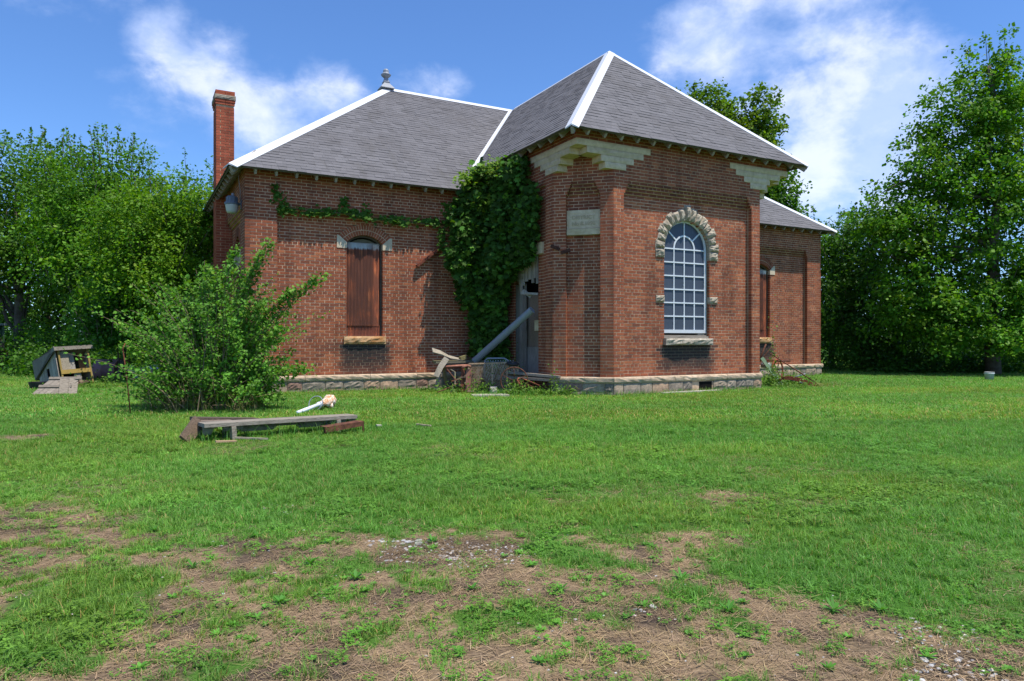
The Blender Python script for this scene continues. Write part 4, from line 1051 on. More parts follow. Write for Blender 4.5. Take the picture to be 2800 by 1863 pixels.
# ================================================================ small plants: prototypes, instanced
def m_inst(trans):
    def f(t):
        c = t.mix(1., colattr(t), t.node('ShaderNodeAttribute', attribute_name='tint', attribute_type='INSTANCER').outputs['Color'], 'MULTIPLY')
        p = P(t, c, .5, spec=.3)
        tr = t.node('ShaderNodeBsdfTranslucent'); t.l.new(t.mix(1., c, (1.2, 1.3, .5), 'MULTIPLY'), tr.inputs[0])
        ms = t.node('ShaderNodeMixShader'); ms.inputs[0].default_value = trans; t.l.new(p, ms.inputs[1]); t.l.new(tr.outputs[0], ms.inputs[2]); return ms.outputs[0]
    return f
mat('tuft', m_inst(.35)); mat('straw', m_inst(.1))
def blade(mb, x, y, h, wd_, az, lean, col, seg=2, flatz=0.):
    d = Vector((math.cos(az), math.sin(az), 0)); sdv = Vector((-d.y, d.x, 0))*wd_/2; vs = []
    for i in range(seg+1):
        q = i/seg; c = Vector((x, y, flatz))+d*(lean*q*q*h)+Vector((0, 0, h*q*(1-.35*q*min(1, lean))))
        k = (1-q)**.7 if i < seg else 0
        if i < seg: vs += [c-sdv*k, c+sdv*k]
        else: vs.append(c)
    fs = [(2*i, 2*i+1, 2*i+3, 2*i+2) for i in range(seg-1)]+[(2*seg-2, 2*seg-1, 2*seg)]
    mb.add(vs, fs, col)
def leaflet(mb, c, az, ln, wd_, pitch, col, n=5):
    d = Vector((math.cos(az)*math.cos(pitch), math.sin(az)*math.cos(pitch), math.sin(pitch))); s = Vector((-math.sin(az), math.cos(az), 0)); c = Vector(c)
    mb.add([c, c+d*ln*.45+s*wd_/2, c+d*ln*.85+s*wd_*.36, c+d*ln, c+d*ln*.85-s*wd_*.36, c+d*ln*.45-s*wd_/2], [(0, 1, 2, 3, 4, 5)], col)
def proto(kind, seed):
    rg = random.Random(seed); mb = MB()
    def gcol(): 
        t = rg.random(); g = rg.uniform(.75, 1.25)
        if t < .06: return (.30*g, .27*g, .11*g)
        if t < .45: return (.086*g, .225*g, .034*g)
        return (.122*g, .300*g, .050*g)
    if kind == 'lawn':
        for i in range(22): 
            a = rg.uniform(0, 6.28); r = .06*math.sqrt(rg.random()); blade(mb, r*math.cos(a), r*math.sin(a), rg.uniform(.035, .085), rg.uniform(.004, .007), rg.uniform(0, 6.28), rg.uniform(.2, 1.3), gcol(), 2)
    elif kind == 'turf':
        for i in range(46):
            a = rg.uniform(0, 6.28); r = .17*math.sqrt(rg.random()); blade(mb, r*math.cos(a), r*math.sin(a), rg.uniform(.025, .06), rg.uniform(.007, .012), rg.uniform(0, 6.28), rg.uniform(.3, 1.5), gcol(), 2)
    elif kind == 'tall':
        for i in range(20):
            a = rg.uniform(0, 6.28); r = .05*math.sqrt(rg.random()); blade(mb, r*math.cos(a), r*math.sin(a), rg.uniform(.10, .24), rg.uniform(.005, .009), a+rg.uniform(-.8, .8), rg.uniform(.2, 1.), gcol(), 3)
    elif kind == 'clover':
        for i in range(16):
            a = rg.uniform(0, 6.28); r = .075*math.sqrt(rg.random()); z = rg.uniform(.012, .05); x, y = r*math.cos(a), r*math.sin(a); g = rg.uniform(.8, 1.25)
            for j in range(3): leaflet(mb, (x, y, z), a+j*2.09, rg.uniform(.012, .02), .014, rg.uniform(-.2, .35), (.105*g, .270*g, .035*g))
    elif kind == 'broad':
        for i in range(9):
            a = i*.7+rg.uniform(-.2, .2); g = rg.uniform(.8, 1.2); leaflet(mb, (0, 0, .008), a, rg.uniform(.03, .07), rg.uniform(.014, .026), rg.uniform(.1, .7), (.085*g, .255*g, .035*g))
    elif kind == 'straw':
        for i in range(15):
            a = rg.uniform(0, 6.28); r = .09*math.sqrt(rg.random()); g = rg.uniform(.5, 1.15); az = rg.gauss(.6, 1.0); ln = rg.uniform(.025, .08); x, y, z = r*math.cos(a), r*math.sin(a), rg.uniform(.002, .012)
            d = Vector((math.cos(az), math.sin(az), rg.uniform(-.05, .12))); s = Vector((-math.sin(az), math.cos(az), 0))*rg.uniform(.0008, .0018); c = Vector((x, y, z))
            mb.add([c-s, c+s, c+d*ln+s*.5, c+d*ln-s*.5], [(0, 1, 2, 3)], (.46*g, .33*g, .185*g))
    me = mb.mesh('plant_'+kind); me.materials.append(MATS['straw' if kind == 'straw' else 'tuft']); return bpy.data.objects.new('plant_'+kind, me)
def collection(kinds):
    c = bpy.data.collections.new('plants')
    for i, k in enumerate(kinds):
        o = proto(k, 100+i); o.name = 'p%02d_%s' % (i, k); c.objects.link(o)
    return c
def scatter(name, label, cat, coll, P_, idx, rot, scl, tint):
    me = bpy.data.meshes.new(name); n = len(P_); me.vertices.add(n); me.vertices.foreach_set('co', P_.reshape(-1).astype(np.float32))
    for nm, typ, dat, key in (('idx', 'INT', idx.astype(np.int32), 'value'), ('rot', 'FLOAT_VECTOR', rot.astype(np.float32), 'vector'), ('scl', 'FLOAT', scl.astype(np.float32), 'value'), ('tint', 'FLOAT_COLOR', np.c_[tint, np.ones(n)].astype(np.float32), 'color')):
        a = me.attributes.new(nm, typ, 'POINT'); a.data.foreach_set(key, dat.reshape(-1))
    o = bpy.data.objects.new(name, me); COL.objects.link(o); tag(o, label, cat, kind='stuff')
    ng = bpy.data.node_groups.new(name, 'GeometryNodeTree'); ng.interface.new_socket('Geometry', in_out='INPUT', socket_type='NodeSocketGeometry'); ng.interface.new_socket('Geometry', in_out='OUTPUT', socket_type='NodeSocketGeometry')
    N = ng.nodes; gi, go = N.new('NodeGroupInput'), N.new('NodeGroupOutput'); ci = N.new('GeometryNodeCollectionInfo'); ci.inputs['Collection'].default_value = coll; ci.inputs['Separate Children'].default_value = True; ci.inputs['Reset Children'].default_value = True
    ip = N.new('GeometryNodeInstanceOnPoints'); ip.inputs['Pick Instance'].default_value = True
    def na(nm, dt): q = N.new('GeometryNodeInputNamedAttribute'); q.data_type = dt; q.inputs[0].default_value = nm; return q.outputs[0]
    e2r = N.new('FunctionNodeEulerToRotation'); ng.links.new(na('rot', 'FLOAT_VECTOR'), e2r.inputs[0])
    ng.links.new(gi.outputs[0], ip.inputs['Points']); ng.links.new(ci.outputs[0], ip.inputs['Instance']); ng.links.new(na('idx', 'INT'), ip.inputs['Instance Index']); ng.links.new(e2r.outputs[0], ip.inputs['Rotation']); ng.links.new(na('scl', 'FLOAT'), ip.inputs['Scale'])
    ng.links.new(ip.outputs[0], go.inputs[0])
    md = o.modifiers.new('scatter', 'NODES'); md.node_group = ng; return o
def inside_house(x, y):
    a = (x > -L-.06) & (x < W+R+.06) & (y > D-.06) & (y < D+E_+.06)
    b = (x > -.06) & (x < W+.06) & (y > -.06) & (y < D) & (x+y > C_-.08) & (y-x > -(W-C_)-.08)
    return a | b
def field(dens, d0, d1, pad=1.4):
    """random points on the ground between depths d0 and d1 around the view"""
    n = int(dens*(.725*pad)*(d1*d1-d0*d0)); dep = np.sqrt(RNG.uniform(d0*d0, d1*d1, n)); lat = RNG.uniform(-.725*pad, .725*pad, n)*dep
    x = CAM[0]+F_[0]*dep+R_[0]*lat; y = CAM[1]+F_[1]*dep+R_[1]*lat
    k = ~inside_house(x, y); return x[k], y[k], dep[k]
kinds = ['lawn', 'lawn', 'lawn', 'lawn', 'tall', 'tall', 'clover', 'clover', 'broad', 'broad', 'straw', 'straw', 'straw', 'turf', 'turf', 'turf']
pc = collection(kinds)
X, Y, I, S, T, DP = [], [], [], [], [], []
def put(x, y, idx, scl, tint):
    X.append(x); Y.append(y); I.append(idx); S.append(scl); T.append(tint)
for dens, d0, d1, sc in ((640, 1.5, 4.2, .66), (470, 4.2, 7, .74), (300, 7, 10, .85), (70, 10, 17, 1.0), (45, 17, 28, 1.2), (14, 28, 44, 1.9)):
    x, y, dp = field(dens, d0, d1); b = bare_at(x, y); r = RNG.random(len(x)); lush = fbm(x, y, .9, 3, 40); cl = fbm(x, y, 1.5, 3, 55)
    k = r > b*1.06; x, y, dp, b, lush, cl = x[k], y[k], dp[k], b[k], lush[k], cl[k]; n = len(x)
    idx = RNG.integers(0, 4, n) if d0 < 10 else RNG.integers(13, 16, n); u = RNG.random(n)
    idx = np.where((u < sst(.52, .66, cl)*.26) & (dp < 10), RNG.integers(6, 8, n), idx)
    idx = np.where((u > .985) & (dp < 9), RNG.integers(8, 10, n), idx)
    idx = np.where((u > .955) & (u < .985) & (dp < 10), RNG.integers(4, 6, n), idx)
    s = sc*RNG.uniform(.7, 1.25, n)*(.75+.5*lush)*(1-.4*b); s = np.where((idx == 4) | (idx == 5), s*.5, s)
    xs_, ys_ = x*.88-y*.47, x*.47+y*.88; g = RNG.uniform(.78, 1.25, n)*(.80+.62*fbm(xs_*.5, ys_, .9, 4, 77)); yel = sst(.38, .68, fbm(xs_*.6, ys_, .55, 4, 31))*.55+RNG.uniform(0, .15, n)+b*.35+RNG.uniform(0, .12, n)
    tn = np.stack([g*(1+.75*yel), g*(1+.12*yel), g*(1-.1*yel)], -1); put(x, y, idx, s, tn)
X, Y, I, S, T = map(np.concatenate, (X, Y, I, S, T)); n = len(X)
scatter('grass', 'short green mown grass with clover covering the lawn', 'grass', pc, np.stack([X, Y, gz(X, Y)-.003], -1), I, np.stack([RNG.uniform(-.15, .15, n), RNG.uniform(-.15, .15, n), RNG.uniform(0, 6.28, n)], -1), S, T)
X, Y, I, S, T = [], [], [], [], []
for dens, d0, d1, sc in ((420, 1.9, 4.2, .8), (260, 4.2, 8, 1.1)):
    x, y, dp = field(dens, d0, d1); b = bare_at(x, y); k = RNG.random(len(x)) < b*1.1-.05; x, y = x[k], y[k]; n = len(x); g = RNG.uniform(.55, 1.1, n)*(.7+.6*fbm(x, y, 3., 3, 60))
    put(x, y, RNG.integers(10, 13, n), sc*RNG.uniform(.7, 1.3, n), np.stack([g, g*RNG.uniform(.92, 1.04, n), g*RNG.uniform(.85, 1.1, n)], -1))
X, Y, I, S, T = map(np.concatenate, (X, Y, I, S, T)); n = len(X)
scatter('dead_grass', 'brown dead grass litter on the bare foreground ground', 'dead grass', pc, np.stack([X, Y, gz(X, Y)], -1), I, np.stack([0*X, 0*X, RNG.uniform(-.9, .9, n)], -1), S, T)
# weeds lying low over the bare strip
x, y, dp = field(480, 1.9, 6.5); b = bare_at(x, y); k = (b > .2) & (RNG.random(len(x)) < sst(.40, .66, fbm(x, y, 5.5, 3, 91))*.8+.08); x, y, b = x[k], y[k], b[k]; n = len(x)
g = RNG.uniform(.85, 1.3, n); scatter('ground_weeds', 'small leafy weeds and sparse grass sprouting on the bare strip', 'weeds', pc, np.stack([x, y, gz(x, y)], -1), RNG.choice([0, 1, 2, 3, 0, 1, 6, 7, 6, 7, 8, 9], n), np.stack([0*x, 0*x, RNG.uniform(0, 6.28, n)], -1), RNG.uniform(.25, .62, n), np.stack([g*1.2, g*1.1, g*.9], -1))
# gravel
def stones(name, label, cat, spots_, m, cols, seed, stuff=True):
    rg = random.Random(seed); mb = MB()
    for sx_, sy_, rad, n, s0, s1 in spots_:
        for i in range(n):
            a = rg.uniform(0, 6.28); r = rad*math.sqrt(rg.random()); x, y = sx_+r*math.cos(a)*1.3, sy_+r*math.sin(a); s = rg.uniform(s0, s1)*rg.uniform(.6, 1)
            z = float(gz(np.array([x]), np.array([y]))[0]); vs = []; N = 6; az = rg.uniform(0, 6.28); el = rg.uniform(.6, 1)
            for h, k in ((-.2, .8), (.25, 1.), (.55, .65)):
                for j in range(N): q = az+j*6.283/N; rr = s*k*rg.uniform(.82, 1.12); vs.append((x+rr*math.cos(q), y+rr*math.sin(q)*el, z+s*h*.8))
            fs = [(j, (j+1) % N, N+(j+1) % N, N+j) for j in range(N)]+[(N+j, N+(j+1) % N, 2*N+(j+1) % N, 2*N+j) for j in range(N)]+[tuple(2*N+j for j in range(N))]
            g = rg.uniform(.7, 1.15); c = rg.choice(cols); mb.add(vs, fs, tuple(k*g for k in c))
    return one(mb, name, m, label, cat, smooth=False, kind='stuff')
stones('gravel', 'loose white and grey gravel on the dark bare patches of soil', 'gravel',
       [(-6.5, -8.35, .22, 130, .004, .014), (-6.28, -8.58, .2, 170, .003, .012), (-6.68, -8.1, .1, 26, .006, .02), (-6.52, -8.17, .07, 14, .012, .026), (-5.45, -10.52, .14, 90, .006, .016), (-5.18, -10.3, .16, 70, .005, .014), (-7.0, -7.0, .18, 24, .004, .012), (-6.0, -9.55, .06, 7, .008, .018), (-6.9, -8.9, 1.1, 90, .003, .009), (-5.9, -9.7, .7, 70, .003, .01), (-7.6, -7.9, .7, 50, .003, .012)],
       'field', [(.50, .49, .48), (.62, .61, .60), (.38, .36, .35), (.55, .5, .46), (.3, .28, .27)], 5)
# ================================================================ foliage
def unit(v): return v/np.maximum(np.linalg.norm(v, axis=-1, keepdims=True), 1e-9)
SHAPES = {'oval': np.array([(0, 0), (.30, .32), (.34, .62), (0, 1), (-.34, .62), (-.30, .32)])*np.array([1, 1]),
          'rhomb': np.array([(0, 0), (.36, .45), (0, 1), (-.36, .45)]),
          'maple': np.array([(0, 0), (.28, .06), (.52, .34), (.30, .44), (.40, .72), (.12, .66), (0, 1), (-.12, .66), (-.40, .72), (-.30, .44), (-.52, .34), (-.28, .06)])}
def leaf_mesh(name, P_, Nn, size, col, shape='rhomb', m='leaf', parent=None, tipdir=None, seed=1):
    """one polygon per leaf: P_ positions, Nn normals, tip direction random in plane (or given)"""
    rg = np.random.default_rng(seed); n = len(P_); Nn = unit(Nn)
    t = rg.normal(size=(n, 3)) if tipdir is None else tipdir
    t = unit(t-Nn*np.sum(t*Nn, -1, keepdims=True)); b = np.cross(Nn, t)
    sh = SHAPES[shape]; sz = size[:, None, None]
    V = P_[:, None, :]+sz*(b[:, None, :]*sh[None, :, 0:1]+t[:, None, :]*(sh[None, :, 1:2]-.3))
    # cup the leaf a little so light breaks over it
    V = V-Nn[:, None, :]*sz*(np.abs(sh[None, :, 0:1])*.35+(sh[None, :, 1:2]-.5)**2*.3)
    return quads_mesh(name, V, None, col, m, parent)
def leaf_cols(n, base, var=.22, yel=.2, rg=RNG, clump=None):
    g = rg.uniform(1-var, 1+var, n); y = rg.random(n)**2*yel
    if clump is not None: g = g*clump
    b = np.array(base)*np.array([1.06, .90, .75]); return np.stack([b[0]*g*(1+1.3*y), b[1]*g*(1+.25*y), b[2]*g*(1-.2*y)], -1)
def tube_path(a, b, rg, n=6, sag=.12):
    a, b = np.array(a, float), np.array(b, float); L_ = np.linalg.norm(b-a); pts = []
    off = rg.normal(size=3)*sag*L_
    for i in range(n+1): q = i/n; pts.append(a+(b-a)*q+off*math.sin(q*math.pi)*.5+rg.normal(size=3)*L_*.012)
    return pts
def tree(name, label, base, lobes, n_clump, per, lsize, col, seed, trunk_r=.16, clump_r=.38, shape='rhomb', shoots=0, shoot_len=(.5, 1.1), spread_low=True, m='leaf', group=None, yel=.25, trunk_top=None, upn=.8, limbs=9, bark=(1, 1, 1)):
    rg = np.random.default_rng(seed); bx, by = base
    root = thing(name, label, 'tree', (bx, by, 0), group)
    lob = np.array(lobes, float)                      # dx,dy,z,rx,ry,rz
    ctr = np.c_[bx+R_[0]*lob[:, 0]+F_[0]*lob[:, 1], by+R_[1]*lob[:, 0]+F_[1]*lob[:, 1], lob[:, 2]]; rad = lob[:, 3:6]
    pr_ = rad.prod(1)**.75; pr_ /= pr_.sum()
    li = rg.choice(len(lob), n_clump, p=pr_); dr = unit(rg.normal(size=(n_clump, 3))); rr = rg.random(n_clump)**.42
    # ragged surface: radius wobbles with direction
    wob = 1+.18*np.sin(dr[:, 0]*5+seed)*np.cos(dr[:, 2]*6+li)+.12*np.sin(dr[:, 1]*9+seed*2)
    cc = ctr[li]+dr*rad[li]*(rr*wob)[:, None]; cc = cc[cc[:, 2] > .25]; dr = dr[:len(cc)]; n_c = len(cc)
    out = unit(cc-ctr[li[:n_c]] if len(li) == n_c else cc-ctr.mean(0))
    ci = np.repeat(np.arange(n_c), per); n = len(ci)
    crad = clump_r*rg.uniform(.6, 1.35, n_c)
    g = rg.normal(size=(n, 3))*np.array([1, 1, .62]); g = g/np.maximum(1, np.linalg.norm(g, axis=1, keepdims=True)/1.6)
    Pp = cc[ci]+g*crad[ci, None]*.62
    Nn = rg.normal(size=(n, 3))*.75+np.array([0, 0, upn])+out[ci]*.5
    cl = rg.uniform(.72, 1.22, n_c)
    cl_y = (rg.random(n_c) < .22)*rg.random(n_c)*.9
    C = leaf_cols(n, np.array(col)*.92, .28, yel, rg, cl[ci]); C[:, 0] *= 1+.55*cl_y[ci]; C[:, 1] *= 1+.2*cl_y[ci]
    sz = lsize*rg.uniform(.5, 1.4, n)
    tip = g+np.array([0, 0, -.5])+rg.normal(size=(n, 3))*.5
    PP, NNn, SZ, CC, TT = [Pp], [Nn], [sz], [C], [tip]
    wood = MB()
    top = np.array([bx, by, (trunk_top or lob[:, 2].max())])
    path = tube_path((bx, by, -.1), top, rg, 7, .04); wood.tube(path, [trunk_r*(1-.8*i/7)+.012 for i in range(8)], 8, bark)
    for i in range(limbs):
        k = rg.integers(len(lob)); q = rg.uniform(.2, .85); s = path[int(q*7)]; e = ctr[k]+unit(rg.normal(size=3))*rad[k]*.45
        if e[2] < s[2]-.5: e[2] = s[2]+.3
        wood.tube(tube_path(s, e, rg, 5, .12), [trunk_r*.42*(1-q*.5)*(1-.85*j/5)+.006 for j in range(6)], 6, bark)
    # leader shoots that break the outline
    if shoots:
        d = unit(rg.normal(size=(shoots, 3))+np.array([0, 0, 1.3])); d[:, 2] = np.abs(d[:, 2]); k = rg.choice(len(lob), shoots, p=pr_)
        s0 = ctr[k]+d*rad[k]*.92; ax = unit(d*.55+np.array([0, 0, .9])+rg.normal(size=(shoots, 3))*.22); ln = rg.uniform(*shoot_len, shoots)
        m_ = 26; q = rg.random((shoots, m_)); P2 = s0[:, None]+ax[:, None]*(q*ln[:, None])[..., None]+rg.normal(size=(shoots, m_, 3))*.10*(1.25-q)[..., None]
        PP.append(P2.reshape(-1, 3)); N2 = rg.normal(size=(shoots*m_, 3))*.8+np.array([0, 0, .6]); NNn.append(N2); SZ.append(lsize*rg.uniform(.7, 1.25, shoots*m_)); CC.append(leaf_cols(shoots*m_, np.array(col)*.85, .22, yel+.1, rg)); TT.append(rg.normal(size=(shoots*m_, 3)))
        for i in range(shoots): wood.tube([s0[i]-ax[i]*.4, s0[i]+ax[i]*ln[i]*.9], [.014, .004], 4, bark)
    leaf_mesh('crown', np.concatenate(PP), np.concatenate(NNn), np.concatenate(SZ), np.concatenate(CC), shape, m, root, np.concatenate(TT), seed)
    part(wood, 'trunk', 'bark', root, smooth=True); return root
def at(u, dep): 
    p = CAM+(F_+R_*(u-1400)/1930.6)*dep; return (p[0], p[1])
def zat(v, dep): return 1.14+(933.2-v)/1930.6*dep
# ---- left woodland edge
GL = 'trees along the left side of the yard'
tree('elm_tree', 'tall dark green elm at the left edge of the yard, dark trunk in shade', at(40, 28), [(0, 0, 6.2, 3.2, 3, 3.0), (1.6, .2, 7.0, 1.9, 2, 2.0), (-2.5, 0, 6.5, 2.4, 2.2, 2.6), (.4, -1, 4.2, 3.1, 2.4, 1.7), (2.3, 0, 4.9, 1.6, 1.8, 1.6)], 760, 52, .125, (0.065, 0.203, 0.019), 11, .20, .52, shoots=70, group=GL, limbs=14)
tree('mulberry_tree', 'middle green tree with a spiky top, second from the left edge', at(265, 25), [(0, 0, 5.6, 2.3, 2.2, 2.4), (.9, -.3, 6.3, 1.4, 1.4, 1.5), (-1.2, 0, 5.9, 1.5, 1.6, 1.8), (.3, -.8, 3.9, 2.3, 2, 1.5), (1.5, -.3, 5.0, 1.5, 1.5, 1.5)], 640, 52, .112, (0.084, 0.267, 0.020), 12, .16, .46, shoots=70, group=GL, limbs=12)
tree('boxelder_tree', 'bright yellow green bushy tree left of the chimney', at(450, 19.5), [(0, 0, 3.9, 1.7, 1.6, 1.6), (-.9, -.2, 4.3, 1.1, 1.1, 1.1), (.5, .2, 4.4, .95, 1, 1.0), (.1, -.5, 2.7, 1.6, 1.4, 1.1), (-1.2, -.2, 3.2, 1.1, 1, .9)], 600, 52, .086, (0.103, 0.300, 0.020), 13, .12, .36, shoots=50, shoot_len=(.25, .6), group=GL, limbs=10, yel=.4)
tree('ash_tree', 'green tree showing just behind the brick chimney', at(560, 31), [(0, 0, 6.6, 2.2, 2, 2.2), (-1.3, 0, 6.2, 1.4, 1.4, 1.7), (1.5, 0, 6.3, 1.5, 1.4, 1.5), (0, 0, 4, 2.6, 2.2, 2.0)], 460, 50, .12, (0.065, 0.235, 0.022), 14, .15, .5, shoots=55, group=GL)
tree('hackberry_tree', 'dense mid green tree between the elm and the yellow green tree', at(350, 29), [(0, 0, 5.2, 2.3, 2, 2.2), (-1.6, 0, 4.2, 1.9, 1.8, 1.7), (1.2, .4, 3.8, 1.9, 1.6, 1.6)], 520, 50, .12, (0.058, 0.191, 0.019), 15, .15, .48, shoots=40, group=GL)
tree('young_elm', 'low leafy sapling with drooping branches behind the wooden hutch', at(330, 20), [(0, 0, 2.2, 1.1, 1, .9), (-.7, 0, 1.7, .8, .8, .6), (.8, .2, 2.4, .9, .8, .9), (0, -.3, 1.3, 1.0, .8, .5)], 210, 42, .11, (0.053, 0.203, 0.024), 16, .06, .32, shoots=24, shoot_len=(.3, .7), group=GL, limbs=10)
tree('twiggy_sapling', 'pale twiggy half bare sapling in front of the dark left trees', at(215, 24), [(0, 0, 3.2, 1.0, .8, .9), (.5, 0, 2.6, .8, .8, .6)], 46, 34, .11, (0.089, 0.243, 0.030), 17, .05, .34, shoots=10, limbs=18, group=GL, bark=(2.2, 2.1, 2.0))
tree('shaded_tree', 'dark tree filling the shade behind the junk at far left', at(130, 33), [(0, 0, 3.6, 3.2, 2, 2.0), (2.5, 0, 3.0, 2.2, 2, 1.6), (-2.6, 0, 3.2, 2.4, 2, 1.8)], 300, 44, .16, (0.047, 0.154, 0.017), 18, .16, .5, group=GL)
# ---- right side
GR = 'trees along the right side of the yard'
tree('sycamore_tree', 'tall broad leaved sycamore towering at the right edge', at(2700, 23.5), [(.2, 0, 9.5, 1.25, 1.2, 1.6), (-.8, 0, 8.5, 1.7, 1.5, 1.5), (.9, .2, 8.5, 1.7, 1.4, 1.6), (-1.6, .1, 7.0, 2.0, 1.7, 1.4), (.8, 0, 6.4, 2.2, 1.9, 1.6), (-2.4, 0, 5.5, 1.8, 1.6, 1.3), (0, 0, 4.6, 2.6, 2.2, 1.6), (-2.3, -.1, 3.6, 1.7, 1.6, 1.1), (-.9, -.5, 2.6, 2.4, 1.9, 1.1), (1.4, -.3, 2.9, 2.2, 1.9, 1.3), (-2.0, -.3, 1.9, 1.3, 1.2, .7), (-3.1, -.2, 2.5, 1.3, 1.2, .8), (-3.2, 0, 4.2, 1.2, 1.2, .8), (-3.0, -.3, 1.5, 1.2, 1.1, .5), (.6, -.6, 1.5, 2.2, 1.3, .7), (-3.4, .2, 5.2, 1.0, 1.1, .9), (0, -1.3, 1.2, 2.0, .8, .6), (-1.8, -1.0, 1.2, 1.8, .8, .5), (1.9, -.9, 1.6, 1.6, .9, .8)], 1250, 56, .118, (0.085, 0.275, 0.022), 21, .24, .36, shape='oval', shoots=40, shoot_len=(.3, .7), group=GR, yel=.45, limbs=16, trunk_top=10.4)
tree('dark_tree', 'dark slender tree with a spiky top between the house and the sycamore', at(2380, 27), [(0, 0, 4.1, 1.4, 1.3, 1.8), (-.9, 0, 3.2, 1.2, 1.2, 1.4), (.3, 0, 5.2, .7, .8, 1.0), (0, -.4, 1.8, 1.9, 1.5, 1.2)], 360, 44, .12, (0.050, 0.170, 0.020), 22, .12, .40, shoots=45, shoot_len=(.5, 1.3), group=GR)
tree('walnut_tree', 'lighter green tree just right of the house corner', at(2275, 29), [(0, 0, 4.0, 1.5, 1.3, 1.6), (-.6, 0, 4.9, .9, 1, 1.1), (.6, 0, 4.8, .8, .9, 1.1), (0, 0, 2.2, 1.8, 1.5, 1.4)], 360, 44, .12, (0.071, 0.235, 0.025), 23, .12, .40, shoots=45, shoot_len=(.6, 1.3), group=GR)
tree('cottonwood_tree', 'tall cottonwood rising behind the wing roof', at(1955, 34), [(-1.3, 0, 11.0, 1.0, 1, 1.9), (-2.3, .3, 10.2, .8, .9, 1.4), (-.2, 0, 11.6, .95, 1, 2.0), (.5, 0, 10.0, 1.0, 1, 2.0), (2.25, 0, 11.2, .95, 1, 2.1), (2.0, 0, 9.2, 1.2, 1.1, 2.2), (2.5, 0, 8.2, .8, .9, 1.2), (-.6, 0, 8.4, 2.2, 1.6, 2.4), (-.9, 0, 9.8, 1.4, 1.2, 1.6), (.9, 0, 11.0, .9, .9, 1.6)], 1000, 46, .16, (0.105, 0.243, 0.025), 24, .22, .40, shape='oval', shoots=40, shoot_len=(.4, .9), group=GR, limbs=18, trunk_top=12)
tree('poplar_tree', 'smaller poplar showing between the wing roof and the low far roof', at(2135, 33), [(0, 0, 7.4, .95, 1, 1.9), (.5, 0, 6.0, .9, .9, 1.4), (-.6, 0, 6.4, 1, 1, 1.8), (.9, 0, 5.2, .7, .8, .8)], 260, 40, .15, (0.076, 0.240, 0.025), 25, .14, .38, shape='oval', shoots=26, shoot_len=(.4, .9), group=GR)
# ---- undergrowth and far wood: masses nobody could count
def mass(name, label, cat, rows, lsize, col, seed, per=40):
    rg = np.random.default_rng(seed); cs = []
    for u0, u1, d0, d1, z1, n in rows:
        u = rg.uniform(u0, u1, n); dp = rg.uniform(d0, d1, n); x, y = CAM[0]+F_[0]*dp+R_[0]*(u-1400)/1930.6*dp, CAM[1]+F_[1]*dp+R_[1]*(u-1400)/1930.6*dp
        cs.append(np.c_[x, y, rg.random(n)**1.3*z1*(.65+.35*np.sin(u*.02+seed))+.12])
    cs = np.concatenate(cs); n_c = len(cs); ci = np.repeat(np.arange(n_c), per); n = len(ci); sc = lsize*3.6
    P2 = cs[ci]+rg.normal(size=(n, 3))*np.array([1, 1, .7])*sc*rg.uniform(.5, 1.1, n_c)[ci, None]; P2[:, 2] = np.abs(P2[:, 2])
    o = leaf_mesh(name, P2, rg.normal(size=(n, 3))*.8+np.array([0, 0, .7]), lsize*rg.uniform(.6, 1.3, n), leaf_cols(n, col, .25, .3, rg, rg.uniform(.7, 1.25, n_c)[ci]), 'rhomb', 'leaf', None, None, seed)
    return tag(o, label, cat, kind='stuff')
mass('undergrowth', 'dark leafy undergrowth beneath the left trees', 'undergrowth', [(-900, -150, 24, 30, 2.2, 200), (-150, 560, 24, 31, 1.8, 460), (-200, 640, 32, 37, 3.2, 300), (60, 330, 21.5, 24, .9, 110), (300, 640, 21, 25, 1.2, 120)], .12, (0.053, 0.175, 0.019), 31)
mass('hedge_bottom', 'dark leafy undergrowth beneath the right trees', 'undergrowth', [(2225, 2950, 25.5, 31, 2.6, 620), (2380, 2950, 24.2, 25.6, .9, 190), (2300, 2950, 29, 34, 4.0, 420)], .12, (0.044, 0.154, 0.019), 32)
mass('distant_wood', 'distant line of trees on the horizon', 'wood', [(-900, 3900, 90, 120, 7.5, 800), (-6000, 9000, 80, 110, 7.0, 1100)], .75, (0.063, 0.194, 0.025), 33, 26)
# ---------------------------------------------------------------- shrub in front of the house corner
rg = np.random.default_rng(41); SB = np.array([-6.62, .95, 0.])
shrub = thing('shrub', 'large wild green shrub with long arching sprigs, left of the rusted window', 'shrub', tuple(SB))
stems = MB(); PP, NN_, SZ, TT, CCs = [], [], [], [], []
vr, vf = R_, -F_            # view-right and towards-viewer, used only to describe the shrub's spread
def stem(s0, ctrl, end, r0, leaves, l0=.2, lsz=.045, yel=.25):
    pts = [(1-q)**2*s0+2*q*(1-q)*ctrl+q*q*end for q in np.linspace(0, 1, 9)]
    stems.tube([tuple(p) for p in pts], [r0*(1-.85*i/8)+.0015 for i in range(9)], 5, (1, 1, 1))
    n = leaves; q = l0+(1-l0)*rg.random(n)**.8; base = ((1-q)**2)[:, None]*s0+(2*q*(1-q))[:, None]*ctrl+(q*q)[:, None]*end
    off = rg.normal(size=(n, 3))*(.055*(1.25-q*.6))[:, None]; PP.append(base+off); NN_.append(rg.normal(size=(n, 3))*.75+np.array([-.1, -.35, .75])); SZ.append(lsz*rg.uniform(.6, 1.35, n)); TT.append(off+rg.normal(size=(n, 3))*.04+np.array([0, 0, -.01])); CCs.append(leaf_cols(n, (.100, .300, .045), .25, yel, rg, np.full(n, rg.uniform(.8, 1.2))))
